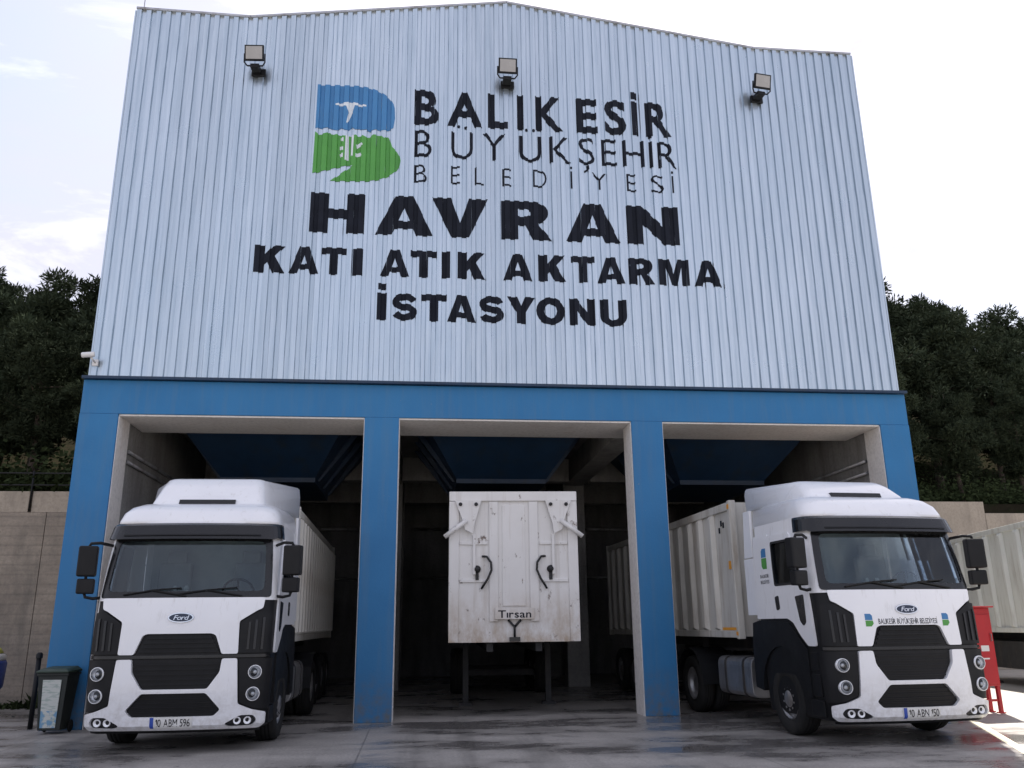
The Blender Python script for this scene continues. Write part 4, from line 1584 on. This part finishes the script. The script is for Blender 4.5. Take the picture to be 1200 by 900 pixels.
    for sx in (-1, 1):
        wheel('rear_wheel', sx * 1.07, 5.2, T, w=.27, outer=sx, dual=True)
        wheel('rear_wheel', sx * .76, 5.2, T, w=.27, outer=sx, dual=True)
        m = MB()
        ar = [(5.2 - .62 * math.cos(PI * k / 10), .52 + .62 * math.sin(PI * k / 10)) for k in range(11)]
        ro = [[(sx * .60, y, z), (sx * 1.23, y, z), (sx * 1.23, 5.2 + (y - 5.2) * 1.03, .52 + (z - .52) * 1.03), (sx * .60, 5.2 + (y - 5.2) * 1.03, .52 + (z - .52) * 1.03)] for y, z in ar]
        m.loft(ro)
        m.build('mudguard', 'black_plastic', T)
        # tank
        y0_, y1_ = 2.62, 3.95
        m = MB()
        prof = [(x * sx, z) for x, z in rnd([(.56, .42), (1.18, .42), (1.18, 1.05), (.56, 1.05)], .14, 4)]
        m.loft([[(x, y0_, z) for x, z in prof], [(x, y1_, z) for x, z in prof]], True, False)
        tk = m.build('fuel_tank', 'steel', T, 0.01)
        for yy in (2.9, 3.6):
            m = MB()
            pr2 = [(x * sx, z) for x, z in rnd([(.55, .41), (1.19, .41), (1.19, 1.06), (.55, 1.06)], .14, 4)]
            m.loft([[(x, yy, z) for x, z in pr2], [(x, yy + .06, z) for x, z in pr2]])
            m.build('tank_strap', 'chassis', tk)
    m = MB()
    m.lathe([(0, 0), (.55, 0), (.55, .06), (0, .06)], Matrix.Translation((0, 5.0, 1.10)), 24)
    m.build('fifth_wheel', 'chassis', T)
    # air hoses behind the cab
    for k, sx in enumerate((-.25, 0, .25)):
        m = MB()
        pts = []
        for i in range(40):
            t_ = i / 39
            pts.append((sx + .035 * math.cos(i * 1.3), 2.25 + .45 * t_ + .035 * math.sin(i * 1.3), 2.0 - .55 * math.sin(PI * t_)))
        m.tube(pts, 0.012, 5)
        m.build('air_hose', ('gloss_black', 'red_paint', 'orange')[k], T)
    return T


LT = (-3.23, -3.38, 0)
RTK = (6.86, -4.40, 0)
truck(LT, R(-0.8), 'white tractor truck in the left bay with plain bonnet', '10 ABM 596', False, 0.07)
truck(RTK, R(4.0), 'white tractor truck in the right bay with lettering across its bonnet', '10 ABN 150', True, -0.08)


# =================================================================== TRAILERS
def trailer(loc, rz, label, mat, L, z0, z1, W_=2.5, first=0.9, pitch=0.6, plain_front=True, ribd=0.085, ribw=0.11):
    T = empty('waste_trailer', loc, rz)
    tag(T, label, 'trailer', 'ribbed waste trailers')
    h = W_ / 2 - ribd - 0.005
    for sx in (-1, 1):
        x0, x1 = sorted((sx * (h - .03), sx * h))
        bx('side_panel', mat, T, x0, x1, 0.06, L - .02, z0 + .1, z1 - .1)
        a0, a1 = sorted((sx * (h - .05), sx * (h + ribd * .6)))
        bx('top_rail', mat, T, a0, a1, 0.0, L, z1 - .14, z1, .012)
        bx('bottom_rail', mat, T, a0, a1, 0.0, L, z0, z0 + .12, .012)
    m = MB()                                     # one rib profile, shared by all copies
    m.hexa([(0, -ribw, z0 + .10), (ribd, -ribw * .55, z0 + .16), (ribd, ribw * .55, z0 + .16), (0, ribw, z0 + .10), (0, -ribw, z1 - .10), (ribd, -ribw * .55, z1 - .2), (ribd, ribw * .55, z1 - .2), (0, ribw, z1 - .10)])
    me = m.mesh('side_rib', .008, 1)
    me.materials.append(M[mat])
    y = first
    while y < L - .15:
        for sx in (-1, 1):
            o = bpy.data.objects.new('side_rib', me)
            COL.objects.link(o)
            o.parent = T
            o.location = (sx * h, y, 0)
            if sx < 0:
                o.rotation_euler = (0, 0, PI)
        y += pitch
    for yy in (0.0, L - .08):
        bx('end_wall', mat, T, -h + .031, h - .031, yy + .05, yy + .09, z0 + .02, z1 - .01)
        if plain_front or yy > 0:
            for sx in (-1, 1):
                a0, a1 = sorted((sx * (h - .06), sx * (h + ribd * .75)))
                bx('corner_post', mat, T, a0, a1, yy - .02, yy + .08, z0 - .02, z1 + .02, .015)
    bx('load_cover', 'chassis', T, -h + .06, h - .06, .1, L - .1, z1 - .12, z1 - .06)
    # frame and running gear
    for sx in (-1, 1):
        a0, a1 = sorted((sx * .40, sx * .52))
        bx('frame_rail', 'chassis', T, a0, a1, .1, L - .1, z0 - .2, z0 - .005)
        m = MB()
        a0, a1 = sorted((sx * .82, sx * .94))
        m.box(a0, a1, 2.55, 2.67, .06, z0 - .005)
        m.box(a0 - .08, a1 + .08, 2.48, 2.74, 0, .06)
        m.build('landing_leg', 'chassis', T)
    for k in range(3):
        yy = L - 3.6 + 1.31 * k
        bx('axle', 'chassis', T, -.9, .9, yy - .07, yy + .07, .42, .56)
        for sx in (-1, 1):
            wheel('trailer_wheel', sx * 1.04, yy, T, w=.36, outer=sx)
    return T


# left truck's trailer
t = trailer((-3.25, -0.62, 0), R(0.9), 'cream ribbed waste trailer coupled behind the left truck', 'trailer_cream', 8.2, 1.38, 3.66, first=.34, pitch=.48, ribw=.11, ribd=.15)
# right truck's trailer
a = R(1.5)
t = trailer((6.70, -1.45, 0), a, 'cream ribbed waste trailer coupled behind the right truck', 'trailer_cream', 9.0, 1.36, 3.68, first=.98, pitch=.62, ribw=.12)
for z0_, z1_ in ((1.40, 1.46), (3.55, 3.63)):
    for sx in (-1,):
        a0, a1 = sorted((sx * 1.226, sx * 1.232))
        bx('reflector_strip', 'orange', t, a0, a1, -.01, .07, z0_, z1_)
a0, a1 = -1.172, -1.163
bx('reflector_strip', 'orange', t, a0, a1, .12, .84, 1.485, 1.53)
bx('reflector_strip', 'orange', t, a0, a1, .22, .32, 2.52, 2.66)
m = MB()
for k, (yy, zz_) in enumerate(((.42, 3.26), (.52, 3.30), (.62, 3.18))):
    m.box(-1.172, -1.163, yy, yy + .06, zz_, zz_ + .1)
m.build('stencil_mark', 'letter_black', t)

# trailer parked in the open yard at right
YT = trailer((16.78, 8.74, 0), R(168.5), 'pale grey ribbed trailer parked outside at the right edge', 'trailer_pale', 13.2, 1.30, 3.86, first=.55, pitch=.86, ribw=.13)
bx('underbody_box', 'chassis', YT, -1.0, 1.0, .4, 7.5, .42, 1.09, .02)

# centre trailer, white end facing out
CT = trailer((1.86, 0.42, 0), R(-2.6), 'dirty white trailer end with hoses and folded arms in the middle bay', 'trailer_cream', 9.5, 1.34, 4.10, first=.5, pitch=.5, plain_front=False)


def stained_white():
    k = NT('stained_white')
    v = k.coord()
    c = k.ramp(k.noise(v, 1.1, 5), 0.3, 0.7, (0.70, 0.69, 0.67), (0.77, 0.76, 0.75))
    sep = k.n('ShaderNodeSeparateXYZ')
    k.l(v, sep.inputs[0])
    st = k.coord(scale=(9, 9, 0.5))
    c = k.mix(k.ramp(k.noise(st, 1.1, 6, 0.6), 0.55, 0.9), c, (0.50, 0.46, 0.41))            # faint runs
    mr = k.n('ShaderNodeMapRange')
    mr.inputs['From Min'].default_value = 2.3
    mr.inputs['From Max'].default_value = 1.3
    k.l(sep.outputs['Z'], mr.inputs['Value'])
    mu = k.n('ShaderNodeMath', operation='MULTIPLY')
    k.l(mr.outputs['Result'], mu.inputs[0])
    k.l(k.ramp(k.noise(k.coord(scale=(2, 2, 1), loc=(4, 0, 3)), 2.5, 8, 0.7), 0.34, 0.62), mu.inputs[1])
    c = k.mix(mu.outputs[0], c, (0.42, 0.33, 0.24))                                         # grime low down
    sp = k.ramp(k.noise(k.coord(scale=(1, 1, 0.6), loc=(2.2, 0, 7.7)), 6.5, 8, 0.7), 0.62, 0.68)
    c = k.mix(sp, c, (0.13, 0.09, 0.07))                                                    # rust spots and scrapes
    k.l(c, k.b.inputs['Base Color'])
    k.b.inputs['Roughness'].default_value = 0.5
    k.bump(k.noise(v, 2.5, 4), 0.25, 0.04)
    return k.m


M['stained_white'] = stained_white()
Z0, Z1, HW = 1.34, 4.10, 1.235
E = bx('front_wall', 'stained_white', CT, -HW, HW, -.03, .03, Z0 - .03, Z1)
bx('top_beam', 'stained_white', CT, -HW + .0, HW, -.08, -.031, Z1 - .17, Z1 + .015, .012)
for sx in (-1, 1):
    a0, a1 = sorted((sx * (HW - .19), sx * HW))
    bx('corner_post', 'stained_white', CT, a0, a1, -.07, -.031, Z0 - .03, Z1 - .175, .012)
    a0, a1 = sorted((sx * .30, sx * .47))
    bx('upright_stiffener', 'stained_white', CT, a0, a1, -.075, -.031, Z0 + .34, Z1 - .18, .012)
    a0, a1 = sorted((sx * .50, sx * (HW - .20)))
    bx('cross_stiffener', 'stained_white', CT, a0, a1, -.06, -.031, Z0 + 1.06, Z0 + 1.12, .008)
    bx('cross_stiffener', 'stained_white', CT, a0, a1, -.06, -.031, Z0 + 1.76, Z0 + 1.82, .008)
    m = MB()
    for k in range(1):
        a0, a1 = sorted((sx * .73, sx * .78))
        m.box(a0, a1, -.10, -.031, Z0 + 1.2, Z0 + 1.95)
    m.build('hose_guide', 'stained_white', CT, .008)
    # bracket plate and folded arm
    bmf = fill2d([[(sx * x, z) for x, z in ((.62, 3.93), (1.12, 3.93), (1.0, 3.62), (.93, 3.38), (.78, 3.30), (.75, 3.5))]])
    m = MB()
    va = {v: (m.bm.verts.new((v.co.x, -.125, v.co.y)), m.bm.verts.new((v.co.x, -.082, v.co.y))) for v in bmf.verts}
    for f in bmf.faces:
        m.bm.faces.new([va[v][0] for v in f.verts])
        m.bm.faces.new([va[v][1] for v in reversed(f.verts)])
    for e_ in bmf.edges:
        if len(e_.link_faces) == 1:
            p_, q_ = e_.verts
            m.bm.faces.new((va[p_][0], va[q_][0], va[q_][1], va[p_][1]))
    bmf.free()
    br = m.build('arm_bracket', 'stained_white', CT)
    for x, z in ((.72, 3.86), (1.02, 3.86)):
        m = MB()
        m.lathe([(.035, 0), (.035, .03), (.02, .04), (0, .04)], Matrix.Translation((sx * x, -.125, z)) @ Matrix.Rotation(R(90), 4, 'X'), 10)
        m.build('pivot_bolt', 'chassis', br)
    m = MB()
    m.tube([(sx * .90, -.155, 3.55), (sx * 1.32, -.155, 3.24)], .045, 10)
    m.build('folded_arm', 'stained_white', CT)
    # coiled hose and socket
    m = MB()
    pts = [(sx * .60, -.05, 2.88), (sx * .52, -.11, 2.87), (sx * .44, -.13, 2.76), (sx * .43, -.13, 2.62), (sx * .50, -.12, 2.46), (sx * .58, -.10, 2.34), (sx * .62, -.06, 2.28)]
    sm = []
    for i in range(len(pts) - 1):
        for k in range(4):
            t_ = k / 4
            sm.append(Vector(pts[i]).lerp(Vector(pts[i + 1]), t_))
    sm.append(Vector(pts[-1]))
    m.tube(sm, .022, 8)
    m.build('hose', 'gloss_black', CT)
    m = MB()
    m.lathe([(.07, 0), (.07, .05), (.05, .06), (.05, .1), (0, .1)], Matrix.Translation((sx * .70, -.031, 2.64)) @ Matrix.Rotation(R(90), 4, 'X'), 14)
    m.box(sx * .70 - .03, sx * .70 + .03, -.08, -.031, 2.44, 2.6)
    m.build('coupling_socket', 'chassis', CT)
bx('centre_panel', 'stained_white', CT, -.22, .22, -.05, -.031, Z0 + .62, Z1 - .25, .01)
NPm = bx('name_board', 'stained_white', CT, -.37, .37, -.11, -.08, 1.72, 1.93, .006)
bm = text_bm('Tırsan', 0.13, 0.62, 0.012)
for v in bm.verts:
    v.co = (v.co.x, -.113, v.co.y + 1.815)
me = bpy.data.meshes.new('board_lettering')
bm.to_mesh(me)
bm.free()
link('board_lettering', me, 'letter_black', NPm)
m = MB()
m.tube([(0, -.06, 1.33), (0, -.06, 1.58), (-.12, -.06, 1.71)], .022, 8)
m.tube([(0, -.06, 1.58), (.12, -.06, 1.71)], .022, 8)
m.box(-.10, .10, -.11, -.031, 1.32, 1.40)
m.build('coupling_cable', 'gloss_black', CT)

# =================================================================== YARD THINGS
# wheelie bin
t = empty('wheelie_bin', (-5.84, -0.42, 0), R(-3))
t.scale = (0.84, 0.84, 1.0)
tag(t, 'dark green wheelie bin with a white notice, beside the left blue pillar', 'bin')
m = MB()
m.loft([[(-.21, -.19, .06), (.21, -.19, .06), (.21, .2, .06), (-.21, .2, .06)], [(-.28, -.27, .90), (.28, -.27, .90), (.28, .28, .90), (-.28, .28, .90)], [(-.30, -.29, .905), (.30, -.29, .905), (.30, .30, .905), (-.30, .30, .905)], [(-.30, -.29, .945), (.30, -.29, .945), (.30, .30, .945), (-.30, .30, .945)]])
m.build('bin_body', 'bin_body', t, .012)
m = MB()
m.loft([[(-.31, -.33, .95), (.31, -.33, .95), (.31, .30, .95), (-.31, .30, .95)], [(-.31, -.33, .975), (.31, -.33, .975), (.31, .30, .985), (-.31, .30, .985)], [(-.24, -.26, 1.01), (.24, -.26, 1.01), (.24, .24, 1.04), (-.24, .24, 1.04)]])
ld = m.build('lid', 'bin_green', t, .012)
m = MB()
m.tube([(-.22, .30, .96), (-.22, .36, .98), (.22, .36, .98), (.22, .30, .96)], .015, 8)
m.build('lid_handle', 'bin_body', ld)
for sx in (-1, 1):
    m = MB()
    m.lathe([(0, -.02), (.09, -.02), (.1, 0), (.09, .02), (0, .02)], Matrix.Translation((sx * .24, .2, .1)) @ Matrix.Rotation(R(90), 4, 'Y'), 16)
    m.build('bin_wheel', 'rubber', t)


def notice_mat():
    k = NT('printed_notice')
    v = k.coord()
    n = k.noise(k.coord(scale=(3, 3, 14)), 2.4, 3)
    c = k.ramp(n, 0.50, 0.60, (0.62, 0.65, 0.62), (0.42, 0.50, 0.46))
    n2 = k.noise(v, 9, 3)
    sep = k.n('ShaderNodeSeparateXYZ')
    k.l(v, sep.inputs[0])
    lo = k.n('ShaderNodeMath', operation='LESS_THAN')
    k.l(sep.outputs['Z'], lo.inputs[0])
    lo.inputs[1].default_value = 0.36
    mu = k.n('ShaderNodeMath', operation='MULTIPLY')
    k.l(lo.outputs[0], mu.inputs[0])
    k.l(k.ramp(n2, 0.48, 0.55), mu.inputs[1])
    c = k.mix(mu.outputs[0], c, (0.20, 0.38, 0.55))
    k.l(c, k.b.inputs['Base Color'])
    k.b.inputs['Roughness'].default_value = 0.35
    return k.m


M['notice'] = notice_mat()
m = MB()
m.hexa([(-.165, -.208, .10), (.125, -.208, .10), (.125, -.2, .10), (-.165, -.2, .10), (-.175, -.283, .84), (.175, -.283, .84), (.175, -.275, .84), (-.175, -.275, .84)])
m.build('notice_board', 'notice', t)

# pipe bollard behind the bin
t = empty('standpipe', (-6.50, 0.35, 0))
tag(t, 'black standpipe beside the left corner of the hall', 'pipe')
m = MB()
m.tube([(0, 0, 0), (0, 0, 1.15)], .042, 12)
m.build('pipe', 'black_plastic', t)
m = MB()
m.lathe([(.055, 0), (.055, .07), (.03, .1), (0, .1)], Matrix.Translation((0, 0, 1.15)), 12)
m.build('cap', 'black_plastic', t)

# blue recycling container at the left edge
t = empty('recycling_container', (-8.78, 2.9, 0), R(8))
tag(t, 'blue recycling container with yellow lid, cut off by the left edge', 'container')
m = MB()


def oct_(r, z, sq=.72):
    return [(math.copysign(abs(math.cos(a)) ** sq * r, math.cos(a)), math.copysign(abs(math.sin(a)) ** sq * r, math.sin(a)), z) for a in [2 * PI * k / 24 for k in range(24)]]


m.loft([oct_(.38, .12), oct_(.44, .30), oct_(.58, .55), oct_(.60, 1.0), oct_(.57, 1.05)], True, True)
m.build('container_body', 'container_blue', t)
m = MB()
m.loft([oct_(.575, 1.052), oct_(.57, 1.14), oct_(.50, 1.19)], True, True)
m.build('container_rim', 'plate_white', t)
m = MB()
m.loft([oct_(.52, 1.192), oct_(.46, 1.28), oct_(.34, 1.38), oct_(.12, 1.43)], True, True)
m.build('container_lid', 'container_yellow', t)
m = MB()
m.loft([oct_(.34, .0), oct_(.34, .118)], True, True)
m.build('container_base', 'chassis', t)
for k, z in enumerate((.86, .76, .66)):
    m = MB()
    m.box(-.36 + .05 * k, .34 - .04 * k, -.606, -.596, z, z + .05)
    m.build('printed_line', 'plate_white', t)

# red fire cabinet on legs
t = empty('fire_cabinet', (10.13, -0.92, 0), R(4))
tag(t, 'red metal fire cabinet on legs standing beside the right truck', 'fire cabinet')
m = MB()
m.box(-.36, .36, -.02, .32, .46, 1.82)
cb = m.build('cabinet_body', 'red_paint', t, .012)
m = MB()
m.box(-.33, .33, -.045, -.022, .50, 1.70)
d = m.build('cabinet_door', 'red_paint', t, .008)
bx('door_sticker', 'plate_white', d, .06, .22, -.050, -.046, 1.06, 1.16)
bx('door_sticker', 'plate_white', d, .02, .20, -.050, -.046, .92, .945)
m = MB()
m.tube([(.28, -.05, 1.24), (.28, -.08, 1.24), (.28, -.08, 1.36), (.28, -.05, 1.36)], .009, 6)
m.build('door_handle', 'steel', d)
bx('canopy', 'red_paint', t, -.40, .40, -.10, .36, 1.822, 1.85, .006)
for sx in (-1, 1):
    for yy in (.02, .28):
        m = MB()
        m.box(sx * .32 - .03, sx * .32 + .03, yy - .03, yy + .03, .02, .458)
        m.box(sx * .32 - .055, sx * .32 + .055, yy - .055, yy + .055, 0, .02)
        m.build('leg', 'red_paint', t)
m = MB()
m.box(-.29, .29, .005, .035, .2, .24)
m.build('leg_brace', 'red_paint', t)


# =================================================================== TREES
def pine_meshes(seed, H, rad, n_clump, per):
    rs = random.Random(seed)
    # trunk and limbs
    m = MB()
    pts, rr = [], []
    lean = (rs.uniform(-.5, .5), rs.uniform(-.4, .4))
    for k in range(9):
        t = k / 8
        pts.append((lean[0] * t * t + rs.uniform(-.06, .06), lean[1] * t * t + rs.uniform(-.06, .06), H * .93 * t - (0.4 if k == 0 else 0)))
        rr.append(0.2 * (1 - t) ** .8 + .025)
    m.tube(pts, rr, 8)
    tips = []
    nl = 20
    for i in range(nl):
        t = 0.30 + 0.64 * i / nl + rs.uniform(-.02, .02)
        z = H * .93 * t
        a = i * 2.4 + rs.uniform(-.4, .4)
        prof = math.sin(min(1, (t - .22) / .42) * PI / 2) * (1.0 if t < .62 else max(.18, 1 - (t - .62) / .38 * .75))
        ln = rad * prof * rs.uniform(.65, 1.1)
        bx_, by_ = lean[0] * t * t, lean[1] * t * t
        tip = (bx_ + math.cos(a) * ln, by_ + math.sin(a) * ln, z + ln * rs.uniform(.08, .4))
        mid = (bx_ + math.cos(a) * ln * .5, by_ + math.sin(a) * ln * .5, z + ln * rs.uniform(.0, .18))
        m.tube([(bx_, by_, z), mid, tip], [.055, .035, .012], 5)
        tips += [(Vector(tip), 1.0, ln), (Vector(mid).lerp(Vector(tip), .55), .8, ln), (Vector(mid), .6, ln)]
    tips += [(Vector((lean[0], lean[1], H * .95)), .8, 1.2), (Vector((lean[0], lean[1], H * .88)), .9, 1.4)]
    trunk = m.mesh('trunk')
    # crown: tufts of needles gathered round the limbs
    m = MB()
    for i in range(n_clump):
        c, w, ln = tips[i % len(tips)]
        c = c + Vector((rs.gauss(0, .34), rs.gauss(0, .34), rs.gauss(0, .22)))
        cr = rs.uniform(.32, .62) * (.6 + .25 * min(ln, 2))
        for k in range(per):
            d = Vector((rs.gauss(0, 1), rs.gauss(0, 1), rs.gauss(0, .7))).normalized()
            p = c + d * cr * rs.uniform(.35, 1.0)
            ax = (d + Vector((rs.gauss(0, .5), rs.gauss(0, .5), rs.gauss(.3, .4)))).normalized()
            sd = ax.orthogonal().normalized()
            sd = (Matrix.Rotation(rs.uniform(0, 2 * PI), 3, ax) @ sd) * rs.uniform(.022, .05)
            ln2 = rs.uniform(.16, .40)
            q = [p - sd * .4, p + ax * ln2 * .5 - sd, p + ax * ln2, p + ax * ln2 * .5 + sd]
            m.bm.faces.new([m.bm.verts.new(x) for x in q])
    crown = bpy.data.meshes.new('crown')
    m.bm.to_mesh(crown)
    m.bm.free()
    trunk.materials.append(M['bark'])
    crown.materials.append(M['needles'])
    return trunk, crown


PINES = [pine_meshes(s, H, r, 200, 150) for s, H, r in ((1, 11.0, 3.0), (2, 12.5, 3.3), (3, 9.5, 2.8), (4, 11.5, 2.5))]
LEFT_ROWS = {'front': [(-8.2, 7.5, 0.38), (-10.2, 7.6, 0.42), (-12.4, 7.6, 0.45), (-14.8, 7.0, 0.38)],
             'second': [(-7.9, 11.6, 0.52), (-10.2, 11.5, 0.48), (-12.8, 11.2, 0.63), (-15.6, 11.2, 0.50), (-18.5, 10.8, 0.52)],
             'third': [(-8.8, 16.0, 0.71), (-11.4, 16.4, 1.00), (-14.0, 16.4, 0.78), (-17.0, 16.3, 0.86), (-20.2, 15.8, 0.69)],
             'back': [(-10.6, 22.4, 1.16), (-13.4, 23.0, 0.86), (-16.2, 22.4, 0.77), (-19.4, 22.6, 0.76), (-23, 22.4, 1.00)]}
RIGHT_ROWS = {'front': [(12.4, 14.4, 0.45), (15.2, 14.5, 0.52), (17.8, 14.1, 0.47), (20.4, 13.9, 0.50), (23.0, 14.0, 0.43), (25.8, 13.8, 0.43)],
              'second': [(13.4, 17.9, 0.76), (16.4, 18.3, 0.97), (19.4, 17.9, 0.79), (22.4, 18.2, 0.82), (25.4, 18.4, 0.59), (28.6, 18.2, 0.76)],
              'third': [(14.6, 22.4, 0.93), (17.4, 22.7, 0.95), (20.2, 22.4, 0.87), (23.2, 22.5, 1.03), (26.6, 22.6, 0.79), (30.2, 23.1, 0.75)],
              'back': [(16.6, 29.1, 0.89), (19.6, 29.2, 1.11), (22.8, 28.9, 0.93), (26.2, 29.4, 1.01), (30.0, 28.8, 0.87), (34.5, 28.9, 1.02)]}


def tree(x, y, s, k, label, group):
    t = empty('pine_tree', (x, y, hill_z(x, y) - .1), k * 1.7)
    t.scale = (s * random.uniform(.95, 1.1), s * random.uniform(.95, 1.1), s)
    tag(t, label, 'tree', group)
    tr, cr = PINES[k % len(PINES)]
    link('trunk', tr, None, t)
    link('crown', cr, None, t)


n = 0
for side, rows in (('left', LEFT_ROWS), ('right', RIGHT_ROWS)):
    for row, pos in rows.items():
        what = {'front': 'small dark pine in the front row just above the %s wall', 'second': 'dark pine in the second row above the %s wall', 'third': 'tall dark pine in the third row above the %s wall', 'back': 'tall dark pine in the back row above the %s wall'}[row] % side
        for x, y, s in pos:
            tree(x, y, s, n, what, '%s row of pines above the %s wall' % (row, side))
            n += 1

# undergrowth on both banks
for nm, (xa, xb, ya, yb), lab in (('undergrowth', (-26, -6.8, 5.6, 20), 'dark undergrowth beneath the pines above the left wall'), ('undergrowth', (11, 36, 12.7, 24), 'dark undergrowth beneath the pines above the right wall')):
    m = MB()
    rs = random.Random(int(xb * 10))
    for c in range(620):
        x = rs.uniform(xa, xb)
        y = ya + (yb - ya) * rs.random() ** 1.6
        zc = hill_z(x, y)
        r = rs.uniform(.35, 1.3)
        for k in range(60):
            d = Vector((rs.gauss(0, 1), rs.gauss(0, 1), abs(rs.gauss(0, .9)))).normalized()
            p = Vector((x, y, zc)) + Vector((d.x * r, d.y * r, d.z * r * 1.2)) * rs.uniform(.4, 1)
            s1 = Vector((rs.gauss(0, 1), rs.gauss(0, 1), rs.gauss(0, 1))).normalized() * rs.uniform(.05, .1)
            s2 = s1.orthogonal().normalized() * rs.uniform(.03, .07)
            m.bm.faces.new([m.bm.verts.new(q) for q in (p - s1, p + s2, p + s1, p - s2)])
    me = bpy.data.meshes.new('undergrowth')
    m.bm.to_mesh(me)
    m.bm.free()
    o = link(nm, me, 'broadleaf')
    tag(o, lab, 'undergrowth', kind='stuff')

# clean up helpers
for o in (_txto, _tmpo):
    bpy.data.objects.remove(o)
